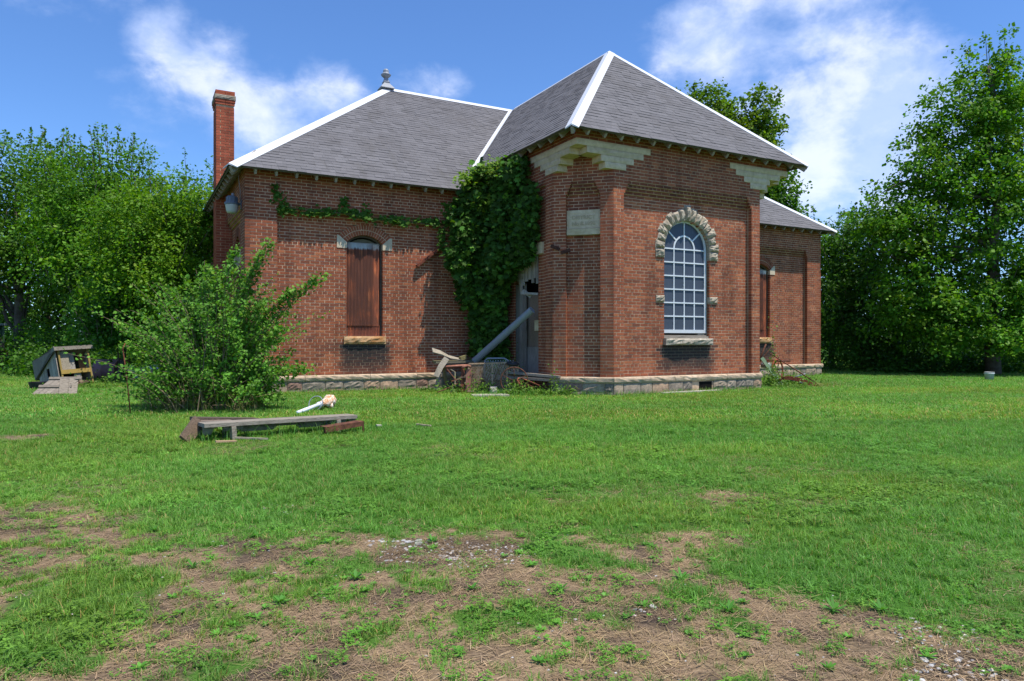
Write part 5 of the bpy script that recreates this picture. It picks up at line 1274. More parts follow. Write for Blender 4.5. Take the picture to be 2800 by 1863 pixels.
for i in range(250):
    a = rg.uniform(0, 6.283); rr = abs(rg.normal())*.5; w_ = rg.normal()
    side_ = rg.uniform(-1.35, 1.2); dpth = rg.normal()*.5
    h = 2.35*(1-.32*(abs(side_)/1.3)**2)*rg.uniform(.35, 1.0)
    s0 = SB+vr*side_*.28+vf*dpth*.4+rg.normal(size=3)*np.array([.12, .12, 0])
    end = SB+vr*side_*1.0+vf*dpth*1.0+np.array([0, 0, h])+rg.normal(size=3)*.22
    ctrl = SB+vr*side_*.42+vf*dpth*.5+np.array([0, 0, h*.75])
    stem(s0, ctrl, end, .008, 84, .2)
# skirt of lower growth
for i in range(130):
    side_ = rg.uniform(-1.25, 1.15); dpth = abs(rg.normal())*.55-.1
    end = SB+vr*side_*1.1+vf*dpth*1.2+np.array([0, 0, rg.uniform(.15, .8)]); s0 = SB+vr*side_*.6+vf*dpth*.5; stem(s0, (s0+end)/2+np.array([0, 0, .3]), end, .005, 64, .1, .044)
# the long sprigs
for u, v, dpt in ((745, 668, 11.7), (865, 768, 11.5), (800, 800, 11.6), (700, 730, 11.8), (620, 720, 12.0), (560, 730, 12.), (500, 760, 12.), (400, 870, 11.9), (330, 945, 11.6), (325, 890, 11.9), (720, 830, 11.5), (640, 690, 12.), (455, 800, 12.), (840, 1000, 11.4), (770, 900, 11.5), (590, 760, 11.6)):
    end = CAM+(F_+R_*(u-1400)/1930.6+np.array([0, 0, (933.2-v)/1930.6]))*dpt
    s0 = SB+rg.normal(size=3)*np.array([.2, .2, 0]); ctrl = SB*.55+end*.45; ctrl[2] = max(s0[2], end[2])*.78
    for j in range(3): stem(s0, ctrl+rg.normal(size=3)*.08, end+rg.normal(size=3)*.07*j, .009, 130, .3, .056, .5)
leaf_mesh('foliage', np.concatenate(PP), np.concatenate(NN_), np.concatenate(SZ), np.concatenate(CCs), 'maple', 'leaf_gloss', shrub, np.concatenate(TT), 41)
# dry bare sticks and grass at the foot
for i in range(60):
    s0 = SB+vr*rg.uniform(-.9, .8)+vf*rg.uniform(-.1, .6); e = s0+vr*rg.normal()*.45+vf*rg.uniform(-.1, .4)+np.array([0, 0, rg.uniform(.05, .7)]); stems.tube([tuple(s0), tuple((s0+e)/2+np.array([0, 0, .05])), tuple(e)], [.006, .004, .002], 4, (1.9, 1.8, 1.6))
part(stems, 'stem', 'twig', shrub)['kind'] = 'stuff'
gm = MB(); rgg = random.Random(3)
for i in range(520):
    p = SB+vr*rgg.uniform(-.95, .9)+vf*rgg.uniform(.0, .75); g = rgg.uniform(.7, 1.2)
    blade(gm, p[0], p[1], rgg.uniform(.2, .6), .009, rgg.uniform(0, 6.28), rgg.uniform(.3, 1.1), (.10*g, .165*g, .03*g) if rgg.random() < .75 else (.30*g, .24*g, .12*g), 4)
part(gm, 'grass_tuft', 'grass', shrub)['kind'] = 'stuff'
# ---------------------------------------------------------------- creeper on the house
rg = np.random.default_rng(51)
vine = thing('climbing_vine', 'dense dark green creeper climbing the corner beside the doorway', 'vine', (-.4, D-.3, 0))
# lobes in the re-entrant corner: centre, radii
LB = [(-.55, 3.30, 4.55, .50, .42, .55), (-.10, 3.0, 4.75, .42, .55, .50), (-.18, 2.3, 4.95, .28, .6, .38), (-.62, 3.35, 3.7, .62, .42, .65), (-.2, 2.7, 3.9, .40, .65, .7), (-.75, 3.4, 3.1, .65, .36, .6), (-.25, 2.75, 3.05, .45, .6, .6), (-.10, 1.95, 3.65, .20, .62, .5), (-.12, 2.1, 3.2, .20, .6, .4), (-.10, 1.75, 4.2, .16, .45, .4), (-.55, 3.4, 2.4, .55, .34, .55), (-.25, 3.0, 2.2, .42, .45, .55), (-.45, 3.42, 1.7, .42, .3, .5), (-.25, 3.05, 1.45, .38, .4, .5), (-.45, 3.4, 1.0, .36, .3, .5), (-.22, 3.0, .8, .33, .35, .5), (-.35, 3.2, .35, .3, .3, .3), (-.9, 3.45, 4.0, .3, .3, .5), (-.55, 3.15, 5.05, .3, .3, .18)]
lb = np.array(LB); lb[lb[:, 2] < 2.3, 3:5] *= .78; pr2 = (lb[:, 3]+lb[:, 4])*lb[:, 5]; pr2 /= pr2.sum(); n = 11500
k = rg.choice(len(lb), n, p=pr2); dr = unit(rg.normal(size=(n, 3))); dr = np.where((dr[:, :1] > .3) & (dr[:, 1:2] > .3), -dr, dr)
P2 = lb[k, :3]+dr*lb[k, 3:]*(rg.random(n)**.30)[:, None]
P2[:, 0] = np.minimum(P2[:, 0], np.where(P2[:, 1] < D, -.05, .0)); P2[:, 1] = np.minimum(P2[:, 1], D-.04)
P2 = P2[P2[:, 2] > .1]; n = len(P2)
sp3 = rg.normal(size=(n, 3))*np.array([.07, .05, .09]); sp3[:, :2] = -np.abs(sp3[:, :2]); P2 = P2+sp3
nrm = rg.normal(size=(n, 3))*.6+np.array([-.5, -.7, .7])
leaf_mesh('leaves', P2, nrm, .16*rg.uniform(.5, 1.2, n), leaf_cols(n, (.048, .150, .024), .35, .35, rg, np.where(rg.random(n) < .3, 1.75, .8)), 'maple', 'leaf_gloss', vine, np.tile(np.array([-.15, -.2, -1.]), (n, 1))+rg.normal(size=(n, 3))*.4, 51)  # some leaves brightened at random: skylight on tilted leaves painted in
n = 900; k = rg.integers(0, 4, n); c3 = np.array([(-.62, 3.0, 5.0), (-.95, 3.1, 4.9), (-.45, 2.9, 4.35), (-.35, 2.6, 5.12)])[k]; P2 = c3+rg.normal(size=(n, 3))*np.array([.18, .12, .10])
leaf_mesh('young_leaves', P2, rg.normal(size=(n, 3))*.5+np.array([-.3, -.4, .9]), .10*rg.uniform(.5, 1.2, n), leaf_cols(n, (.13, .30, .030), .2, .4, rg), 'maple', 'leaf', vine, None, 52)
# runner along the corbel of the main wall
P2 = []
for i in range(1500):
    q = rg.random(); x = -5.15+q*4.1; z = 3.98+.03*math.sin(x*3)-.10*max(0, q-.4); dens = (1 if q < .12 else .75 if q < .6 else .5)*(.6+.4*math.sin(x*7))
    if rg.random() < dens: P2.append((x, D-.015-abs(rg.normal())*.03, z+rg.normal()*.05))
for x0, z0, z1, m2 in ((-5.2, 4.1, 4.5, 40), (-5.05, 4.05, 4.35, 20), (-3.75, 4.0, 4.35, 46), (-3.2, 4.0, 4.25, 20), (-1.35, 3.3, 3.85, 60), (-1.2, 3.9, 4.5, 60), (-.95, 3.8, 4.6, 120)):
    for i in range(m2): P2.append((x0+rg.normal()*.05, D-.012-abs(rg.normal())*.02, rg.uniform(z0, z1)))
P2 = np.array(P2); n = len(P2)
leaf_mesh('runner_leaves', P2, rg.normal(size=(n, 3))*.4+np.array([-.2, -.9, .45]), .095*rg.uniform(.5, 1.2, n), leaf_cols(n, (.055, .175, .024), .3, .3, rg), 'maple', 'leaf_gloss', vine, np.tile(np.array([0, -.2, -1.]), (n, 1))+rg.normal(size=(n, 3))*.5, 53)
vs_ = MB(); vs_.tube([(-.42, 3.25, 0), (-.45, 3.22, .6), (-.36, 3.2, 1.4), (-.42, 3.25, 2.2), (-.35, 3.2, 3.2)], [.06, .055, .05, .045, .03], 8, (1.2, 1.15, 1.1)); part(vs_, 'stem', 'bark', vine, smooth=True)
vs_ = MB(); vs_.tube([(.0-.02, 1.95, 5.1), (-.03, 1.85, 4.6), (-.03, 1.75, 4.2), (-.03, 1.55, 3.95), (-.03, 1.45, 4.08)], .006, 5, (1.6, 1.5, 1.4)); part(vs_, 'runner', 'twig', vine); vs_ = MB(); vs_.tube([(-5.2, D-.03, 4.6), (-4.9, D-.05, 4.0), (-3.9, D-.05, 3.98), (-2.5, D-.04, 3.95), (-1.2, D-.04, 3.85)], .005, 4); part(vs_, 'runner', 'twig', vine)
# ================================================================ yard objects
V3 = lambda *a: Vector(a)
FV, RV = Vector(F_), Vector(R_)
def gp(r, d, z=0.): return Vector(CAM)*Vector((1, 1, 0))+FV*d+RV*r+Vector((0, 0, z)) if False else Vector((CAM[0]+F_[0]*d+R_[0]*r, CAM[1]+F_[1]*d+R_[1]*r, z))
# ---- collapsed picnic bench
bench = thing('picnic_bench', 'low weathered picnic bench lying sunken in the grass in front of the shrub', 'bench', (-6.3, -3.2, 0))
A_, B_ = V3(-7.20, -3.39, .19), V3(-5.38, -3.07, .168); bd_ = (B_-A_).normalized(); bn = V3(-bd_.y, bd_.x, 0)
m_ = MB(); m_.beam(A_+bn*.07, B_+bn*.07, .135, .042); part(m_, 'seat_plank', 'grey_wood', bench)
m_ = MB(); m_.beam(A_+bn*.213-V3(0, 0, .003), B_+bn*.213-V3(0, 0, .004), .135, .042, col=(.9, .9, .9)); part(m_, 'seat_plank', 'grey_wood', bench)
for q, h in ((.17, .185), (.86, .165)):
    p = A_+(B_-A_)*q; m_ = MB(); m_.beam(p+bn*.03+V3(0, 0, -.024), p+bn*.035+V3(.012, 0, -h-.02), .05, .095, up=bn, col=(1.15, 1.1, 1.05)); part(m_, 'leg', 'grey_wood', bench)
    m_ = MB(); m_.beam(p-bd_*.10+bn*.06+V3(0, 0, -.045), p+bd_*.12+bn*.06+V3(0, 0, -.045), .05, .05, col=(.8, .78, .7)); part(m_, 'cleat', 'moss_wood', bench)
    m_ = MB(); m_.beam(p+bn*.30+V3(0, 0, -.024), p+bn*.30+V3(0, 0, -h-.02), .05, .09, up=bn, col=(.8, .8, .8)); part(m_, 'leg', 'grey_wood', bench)
def trap(q0, q1, cut0, cut1, off, name='brace'):
    a, b = A_+(B_-A_)*q0+bn*off, A_+(B_-A_)*q1+bn*off; z0, z1 = -.022, -.105; L_ = (b-a).length
    vs = [a+V3(0, 0, z0), b+V3(0, 0, z0), b-bd_*cut1+V3(0, 0, z1), a+bd_*cut0+V3(0, 0, z1)]; vs += [v+bn*.035 for v in vs]
    m_ = MB(); m_.add(vs, [(0, 1, 2, 3), (7, 6, 5, 4), (0, 4, 5, 1), (3, 2, 6, 7), (0, 3, 7, 4), (1, 5, 6, 2)], (.85, .85, .8)); part(m_, name, 'moss_wood', bench)
trap(.235, .49, 0, .09, .12); trap(.565, .80, .09, 0, .12); trap(.0, .07, .0, .05, .05); trap(.94, 1.0, .05, 0, .05)
m_ = MB(); m_.beam(A_+bd_*.42+bn*.14+V3(0, 0, -.05), A_+bd_*1.2+bn*.14+V3(0, 0, -.05), .04, .03, col=(.7, .7, .65)); part(m_, 'rail', 'moss_wood', bench)
# its broken end frame: a leaning board and two rotten planks behind
m_ = MB(); m_.beam(A_-bd_*.16+bn*.18+V3(0, 0, -.17), A_+bd_*.03+bn*.34+V3(0, 0, .03), .15, .04, up=bn, col=(1.3, 1.2, 1.1)); part(m_, 'leaning_board', 'dark_wood', bench)
m_ = MB(); m_.beam(A_+bd_*.0+bn*.50+V3(0, 0, .035), A_+bd_*.78+bn*.62+V3(0, 0, -.03), .16, .045); part(m_, 'rotten_plank', 'dark_wood', bench)
m_ = MB(); m_.beam(A_-bd_*.02+bn*.40+V3(0, 0, .01), A_+bd_*.42+bn*.42+V3(0, 0, -.01), .1, .03, col=(2.2, 2.2, 2.3)); part(m_, 'rotten_plank', 'dark_wood', bench)
m_ = MB(); m_.beam(A_+bd_*.1+bn*.45+V3(0, 0, -.03), A_+bd_*.12+bn*.5+V3(0, 0, -.18), .07, .06, up=bn); part(m_, 'post_stub', 'dark_wood', bench)
# ---- rusty channel iron
m_ = MB(); a, b = V3(-5.88, -3.42, .10), V3(-5.38, -3.32, .135); n_ = V3(-.15, 1, 0).normalized()
m_.beam(a+n_*.06, b+n_*.06, .16, .008); m_.beam(a-n_*.02+V3(0, 0, -.035), b-n_*.02+V3(0, 0, -.025), .008, .055); m_.beam(b+V3(.0, 0, 0), b+V3(.005, .01, -.13), .02, .012, up=(0, 1, 0)); m_.beam(a+V3(.02, .06, 0), a+V3(.02, .06, -.1), .03, .03, up=(0, 1, 0))
one(m_, 'channel_iron', 'rust', 'rusty bent channel iron at the right end of the sunken bench', 'scrap metal')
# ---- white pipe with a rusty head
pp = thing('flaking_pipe', 'white pipe with a flaking orange rusted head and wire ring on the grass', 'pipe', (-5.3, -.5, 0))
a, b = V3(-5.66, -.80, .03), V3(-5.20, -.28, .10); m_ = MB(); m_.tube([a, b], .030, 12); part(m_, 'pipe', 'white_paint', pp, True)
m_ = MB(); m_.tube([b-(b-a)*.08, b+(b-a)*.03], .044, 12); part(m_, 'collar', 'white_paint', pp, True)
hd = MB(); c = V3(-5.05, -.12, .115); rgx = random.Random(2); prof = [(.045, -.17), (.055, -.12), (.05, -.09), (.07, -.06), (.085, -.02), (.075, .02), (.10, .05), (.112, .09), (.095, .13), (.10, .15), (.06, .18), (.02, .19)]
axm = (b-a).normalized().to_track_quat('Z', 'Y').to_matrix(); hd.lathe(prof, c, 14, axm); hd.v = [tuple(Vector(v)+Vector((rgx.uniform(-1, 1), rgx.uniform(-1, 1), rgx.uniform(-1, 1)))*.014) for v in hd.v]
def m_flake(t):
    p = pos(t); n = t.noise(22, 6, .65, p); c = t.ramp(n, [(.36, (.40, .16, .06)), (.48, (.62, .36, .2)), (.58, (.78, .68, .58)), (.8, (.85, .82, .78))]); return P(t, c, .7, n, .5, .01)
mat('flake', m_flake); part(hd, 'head', 'flake', pp, True)
m_ = MB(); m_.tube([c+V3(.05, .0, -.02), c+V3(.08, .01, -.115)], [.05, .045], 8); part(m_, 'spout', 'flake', pp, True)
m_ = MB(); m_.ring(b-(b-a)*.12+V3(-.02, .03, .03), .12, .008, axm @ Matrix.Rotation(.5, 3, 'X'), 28, 6); part(m_, 'wire_ring', 'grey_metal', pp, True)
# ---- loose scraps of wood on the lawn
for i, (x, y, l, w_, az, c, lb) in enumerate(((-7.0, -3.62, .22, .045, .1, (1.6, 1.25, .9), 'short pale wood scrap in the grass before the bench leg'), (-6.72, -3.5, .36, .03, -.35, (1.1, 1.1, 1.0), 'thin grey wood sliver in the grass beside the bench leg'), (-4.55, -3.25, .22, .03, -.9, (1.2, 1.1, .95), 'small grey stick on the open lawn right of the bench'), (-5.08, -3.0, .07, .06, .2, (1.3, 1.3, 1.3), 'small flat grey stone chip right of the channel iron'))):
    m_ = MB(); m_.box((x, y, .035), (l, w_, .018), Matrix.Rotation(az, 3, 'Z') @ Matrix.Rotation(.06, 3, 'Y'), c); one(m_, 'wood_scrap' if i < 3 else 'stone_chip', 'grey_wood' if i < 3 else 'concrete', lb, 'wood scrap' if i < 3 else 'stone')
# ---- wooden hutch
HC = gp(-11.25, 17.6); al = math.radians(34)
sv = (-RV*math.cos(al)+FV*math.sin(al)); fv = (RV*math.cos(math.pi/2-al)+FV*math.sin(math.pi/2-al))
hut = thing('wooden_hutch', 'tilted grey plank hutch with yellow trimmed open front', 'hutch', tuple(HC))
tilt = Matrix.Rotation(math.radians(-13), 3, Vector(F_)) @ Matrix.Rotation(math.radians(-5), 3, Vector(R_))
def HP(f, s, z): return HC+tilt @ (fv*f+sv*s+V3(0, 0, z*1.15+.02))
def hbox(f0, f1, s0, s1, z0, z1, name, m='barn_wood', col=(1, 1, 1), zt=None):
    """box in hutch axes; zt(s) lowers the top along the side"""
    m_ = MB(); t = (lambda s, z: z) if zt is None else zt
    vs = [HP(f0, s0, z0), HP(f1, s0, z0), HP(f1, s1, z0), HP(f0, s1, z0), HP(f0, s0, t(s0, z1)), HP(f1, s0, t(s0, z1)), HP(f1, s1, t(s1, z1)), HP(f0, s1, t(s1, z1))]
    m_.add(vs, [(0, 3, 2, 1), (4, 5, 6, 7), (0, 1, 5, 4), (1, 2, 6, 5), (2, 3, 7, 6), (3, 0, 4, 7)], col); return part(m_, name, m, hut)
rt = lambda s, z: z-.40*s
rgx = random.Random(8)
for i in range(7):      # side boards, with the square hole between two of them
    s0, s1 = i*.155+.01, i*.155+.150; g = rgx.uniform(.85, 1.2)
    if i == 3: hbox(0, .02, s0, s1, .02, .28, 'board', col=(g, g, g)); hbox(0, .02, s0, s1, .47, .78, 'board', col=(g, g, g), zt=rt)
    else: hbox(0, .02, s0, s1, .02, .78, 'board', col=(g, g, g*1.03), zt=rt)
hbox(.02, .78, 1.08, 1.10, .02, .40, 'back_board'); hbox(.78, .80, 0, 1.1, .02, .78, 'far_side_board', zt=rt); hbox(.02, .78, .02, 1.08, .02, .05, 'floor_board', 'dark_wood')
hbox(-.03, .86, -.08, 1.22, .785, .815, 'roof_board', 'barn_wood', (.55, .55, .56), rt); hbox(-.05, -.025, -.08, 1.22, .75, .83, 'fascia', 'barn_wood', (.6, .6, .6), rt); hbox(-.05, .87, -.105, -.08, .76, .83, 'fascia', 'barn_wood', (.75, .75, .74))
hbox(.05, .09, -.03, .01, .06, .78, 'corner_post', 'yellow'); hbox(.74, .78, -.03, .01, .0, .78, 'corner_post', 'yellow'); hbox(.05, .74, -.04, -.005, .24, .33, 'front_rail', 'yellow', (1.25, 1.2, 1.1))
hbox(.10, .30, .02, .04, .34, .76, 'inner_panel', 'grey_wood', (1.1, 1.1, 1.05)); hbox(.31, .46, .10, .12, .34, .72, 'inner_panel', 'barn_wood', (1.0, 1.05, 1.1)); hbox(.1, .74, .05, 1.0, .325, .345, 'shelf', 'dark_wood', (1.8, 1.4, .9)); hbox(.36, .52, .0, .015, .08, .24, 'lower_panel', 'barn_wood'); hbox(.6, .74, .2, .22, .36, .74, 'inner_panel', 'dark_wood', (2., 1.4, .7))
hbox(.15, .3, .3, .6, .82, .88, 'roof_litter', 'concrete', (.8, .7, .6), rt)
# ---- plank panels leaning on it
def plank_panel(name, label, o_, ud, vd, nd, w_, h, n, m, batt=True, seed=1):
    t = thing(name, label, 'board panel', tuple(o_)); rgx = random.Random(seed); pw = w_/n
    for i in range(n):
        g = rgx.uniform(.85, 1.2); a = o_+ud*(pw*(i+.5)); e = rgx.uniform(-.03, .02); mm = MB(); mm.beam(a, a+vd*(h+e), pw-.008, .02, up=nd, col=(g, g*.97, g*.97)); part(mm, 'plank', m, t)
    if batt:
        for q in (.48, .97): mm = MB(); c = o_+vd*h*q+nd*.022; mm.beam(c-ud*.04, c+ud*(w_+.03), .06, .024, up=nd, col=(.72, .7, .7)); part(mm, 'batten', m, t)
    return t
o_ = gp(-10.05, 14.75); vd = (FV*.62+RV*.18+V3(0, 0, .62)).normalized(); nd = vd.cross(RV).normalized(); nd = -nd if nd.dot(FV) > 0 else nd
udr = (RV*.97-vd*.0+V3(0, 0, .0)+FV*.2).normalized(); vdr = (vd+RV*.28).normalized(); ndr = -vdr.cross(udr).normalized(); ndr = -ndr if ndr.dot(FV) > 0 else ndr
plank_panel('plank_door', 'fallen plank door with battens leaning against the hutch', o_, udr, vdr, ndr, .56, .52, 5, 'grey_wood', seed=3)
o2 = gp(-9.50, 14.78); u2 = (RV*.75+FV*.66).normalized(); vd2 = (FV*.45-RV*.2+V3(0, 0, .8)).normalized(); nd2 = u2.cross(vd2).normalized(); nd2 = -nd2 if nd2.dot(FV) > 0 else nd2
plank_panel('plank_lid', 'smaller plank lid folded beside the fallen plank door', o2, u2, vd2, nd2, .34, .40, 2, 'grey_wood', False, 4)
m_ = MB(); tp = gp(-11.2, 16.75); m_.lathe([(.19, 0), (.22, .1), (.235, .16), (.215, .16), (.19, .03)], tp, 20); one(m_, 'feed_tub', 'black', 'low black rubber tub behind the fallen plank door', 'tub', smooth=False)
m_ = MB(); 
for i in range(9): rgx = random.Random(i+50); m_.rock([(-.07, -.05), (.07, -.05), (.07, .06), (-.07, .06)], (lambda q: lambda u, z, d: tuple(q+RV*u+V3(0, 0, z+.05)-FV*d))(gp(-10.95+i*.055, 17.0+(i % 3)*.12, rgx.uniform(0, .1))), .0, .07, .12, 4, 4, i, .02, (.5, .38, .3))
one(m_, 'rubble_heap', 'concrete', 'brown rubble heap under the hutch front', 'rubble')
# ---- purple drum, steel rod, grey junk
dr = thing('steel_drum', 'purple half drum lying on its side behind the hutch', 'drum', tuple(gp(-11.6, 20.6)))
ax = RV.to_track_quat('Z', 'Y').to_matrix(); m_ = MB(); m_.lathe([(.30, -.33), (.31, -.32), (.30, -.1), (.31, -.08), (.30, -.06), (.30, .30), (.31, .32)], gp(-11.75, 20.6, .29), 22, ax); part(m_, 'shell', 'purple', dr, True)
m_ = MB(); m_.ring(gp(-11.30, 20.5, .30), .31, .018, (RV*.95-FV*.3).normalized().to_track_quat('Z', 'Y').to_matrix(), 30, 6); part(m_, 'rim', 'rust_pink', dr, True)
m_ = MB(); m_.tube([gp(-5.89, 10.9), gp(-5.95, 10.9, .6), gp(-6.02, 10.92, 1.02), gp(-5.98, 10.92, 1.10)], [.011, .010, .008, .006], 6, (1.6, 1.3, 1.2)); one(m_, 'steel_rod', 'rust', 'thin rusty rod standing upright left of the big shrub', 'rod', smooth=True)
jk = thing('scrap_pile', 'grey scrap of sheet metal and tarpaulin behind the big shrub', 'scrap', tuple(gp(-10.3, 19.8)))
for i, (r, d, z, sx_, sy_, sz_, m2, g) in enumerate(((-10.35, 20.0, .25, .55, .4, .28, 'grey_metal', 1.0), (-10.05, 19.8, .40, .35, .3, .12, 'grey_metal', 2.0), (-9.7, 19.6, .22, .8, .4, .14, 'moss_wood', 1.2), (-10.7, 19.9, .32, .22, .3, .2, 'white_paint', .8))):
    m_ = MB(); m_.box(gp(r, d, z), (sx_, sy_, sz_), Matrix.Rotation(-YAW+.2*i, 3, 'Z') @ Matrix.Rotation(.15*(i-1), 3, 'Y'), (g, g, g), .85); part(m_, 'scrap_piece', m2, jk)
# ---- green machine cab at the frame's edge
cab = thing('machine_cab', 'rusting green steel machine cab at the far left edge', 'machine', tuple(gp(-19.5, 26)))
def cbox(r0, r1, d0, d1, z0, z1, name, m='green_paint', col=(1, 1, 1)):
    m_ = MB(); c = gp((r0+r1)/2-.14, (d0+d1)/2, (z0+z1)/2); m_.box(c, (r1-r0, d1-d0, z1-z0), Matrix.Rotation(-YAW, 3, 'Z'), col); return part(m_, name, m, cab)
cbox(-20.4, -18.78, 26, 26.35, .02, .55, 'base_panel'); cbox(-20.4, -18.80, 26.02, 26.35, .55, 1.05, 'door_panel', 'green_paint', (1.5, .8, .7)); cbox(-18.95, -18.80, 26.0, 26.1, 1.05, 1.72, 'window_post', 'green_paint', (2.2, 1.9, 1.8)); cbox(-20.4, -18.95, 26.04, 26.08, 1.08, 1.70, 'window_pane', 'black', (1.4, 1, 1)); cbox(-20.4, -18.82, 26.06, 26.3, 1.05, 1.1, 'window_sill'); cbox(-20.4, -18.74, 25.95, 26.4, 1.70, 1.78, 'roof_panel', 'grey_metal'); cbox(-20.4, -18.84, 26.3, 26.4, 1.1, 1.70, 'rear_panel')
cbox(-18.80, -18.60, 26.2, 26.5, .48, .52, 'step', 'rust'); cbox(-18.63, -18.60, 26.2, 26.5, .52, .78, 'step_side', 'rust'); cbox(-18.80, -18.60, 26.2, 26.5, .76, .79, 'step', 'rust')
# ---- yard light on the end wall
yl = thing('yard_light', 'grey dusk to dawn yard light with frosted globe on the left end wall', 'lamp', (-5.82, 4.3, 4.1))
LC = V3(-6.0, 4.32, 4.02); m_ = MB(); m_.lathe([(.055, -.145), (.10, -.135), (.118, -.09), (.135, .02), (.14, .04)], LC, 20); part(m_, 'globe', 'globe', yl, True)
m_ = MB(); m_.lathe([(.150, .04), (.155, .06), (.150, .09), (.115, .105), (.110, .20), (.09, .225), (.03, .23)], LC, 20)
for k in range(10): a = k*.628; m_.box(LC+V3(.115*math.cos(a), .115*math.sin(a), .155), (.012, .02, .1), Matrix.Rotation(a, 3, 'Z'))
part(m_, 'housing', 'lamp_body', yl); m_ = MB(); m_.lathe([(.03, 0), (.032, .06), (.02, .07)], LC+V3(.02, 0, .225), 10); part(m_, 'photocell', 'grey_metal', yl, True)
m_ = MB(); m_.beam(LC+V3(.13, 0, .07), LC+V3(.185, 0, .07), .05, .045); m_.box(LC+V3(.183, 0, .05), (.014, .07, .2)); part(m_, 'bracket', 'lamp_body', yl)
m_ = MB(); m_.tube([LC+V3(.17, -.02, .14), LC+V3(.16, -.06, .35), LC+V3(.12, -.1, .6), LC+V3(.13, -.1, .72)], .006, 5); part(m_, 'cable', 'grey_metal', yl, True)
# ---- flashing left on the walls where an old porch roof met
for i in range(3):
    q = i/2; m_ = MB(); p = V3(-1.86+.42*q, 3.86, 2.98+.33*q); m_.beam(p-V3(.1, 0, .08), p+V3(.1, 0, .08), .10, .06, up=(0, -1, 0) if False else (0, 0, 1), col=(1.1, .8, .8)); part(m_, 'flashing_fragment', 'rust', house)
for (x, y, z, s) in ((.03, .86, 3.12, 1), (.19, .70, 3.03, -.6)):
    m_ = MB(); p = V3(x, y, z); t = V3(S2, -S2, s*-.45).normalized(); m_.beam(p-t*.10, p+t*.10, .07, .05, up=(-1, -1, 0), col=(.6, .55, .6)); part(m_, 'flashing_fragment', 'rust', house)
# ================================================================ junk by the doorway
pt = thing('picnic_table', 'weathered picnic table with a broken top by the brick wall', 'table', (-1.1, 3.2, 0))
for i, y in enumerate((3.0, 3.15, 3.3)): m_ = MB(); m_.beam((-1.85+.04*i, y, .64+.01*i), (-.42, y-.02, .66), .14, .04, col=(.9+.1*i, .9+.1*i, .88)); part(m_, 'top_plank', 'moss_wood', pt)
for (x0, x1, y0, y1) in ((-1.62, -1.86, 3.12, 2.95), (-1.60, -1.38, 3.1, 3.4), (-.72, -.98, 3.0, 2.75), (-.68, -.42, 3.0, 3.3)): m_ = MB(); m_.beam((x0, y0, .62), (x1, y1, .0), .045, .10, up=(0, 1, 0), col=(1.2, 1.2, 1.2) if x1 < -1.8 else (1, .95, .8)); part(m_, 'leg', 'grey_wood', pt)
m_ = MB(); m_.beam((-1.7, 3.05, .56), (-.5, 3.0, .57), .05, .06); part(m_, 'rail', 'moss_wood', pt)
m_ = MB(); m_.tube([(-1.72, 2.86, .54), (-1.35, 2.82, .56), (-.95, 2.8, .57)], .03, 8); one(m_, 'red_bar', 'rust_pink', 'reddish iron bar slung under the picnic table top', 'bar', smooth=True)
# warped boards thrown on the table
def warped(name, label, pts, w_, seed):
    m_ = MB(); vs = []; n = len(pts)
    for i, (p, tw) in enumerate(pts):
        p = Vector(p); d = (Vector(pts[min(i+1, n-1)][0])-Vector(pts[max(0, i-1)][0])).normalized(); s = d.cross(V3(math.sin(tw), -math.cos(tw)*.6, .8)).normalized()*w_/2; u = s.cross(d).normalized()*.012
        vs += [p-s-u, p+s-u, p+s+u, p-s+u]
    fs = [(0, 1, 2, 3), tuple((n-1)*4+k for k in (3, 2, 1, 0))]
    for i in range(n-1): fs += [(i*4+k, i*4+(k+1) % 4, i*4+4+(k+1) % 4, i*4+4+k) for k in range(4)]
    m_.add(vs, fs, (1.15, 1.15, 1.12)); return one(m_, name, 'grey_wood', label, 'board')
warped('warped_board', 'warped grey board sticking up at the left end of the picnic table', [((-1.93, 2.95, .92), 0), ((-1.72, 2.95, .86), .3), ((-1.5, 2.98, .76), .8), ((-1.2, 3.0, .70), 1.2)], .16, 1)
warped('split_board', 'split grey board hanging off the left end of the picnic table', [((-1.62, 2.85, .74), .3), ((-1.78, 2.82, .55), .1), ((-1.9, 2.8, .33), -.2)], .13, 2)
m_ = MB(); m_.beam((-1.25, 2.95, .72), (-1.08, 3.0, .76), .07, .09, col=(1, .95, .6)); one(m_, 'wood_block', 'moss_wood', 'small mossy wood block on top of the picnic table', 'block')
# downspout
m_ = MB(); a, b = V3(-.86, 2.98, .66), V3(-.10, 1.62, 1.82); m_.tube([a, b], .082, 14); m_.tube([a-(b-a)*.002, a+(b-a)*.02], .088, 14); m_.tube([a+(b-a)*.55, a+(b-a)*.57], .086, 14)
one(m_, 'downspout', 'grey_metal', 'fallen blue grey downspout leaning from the table to the doorway', 'downspout', smooth=False)
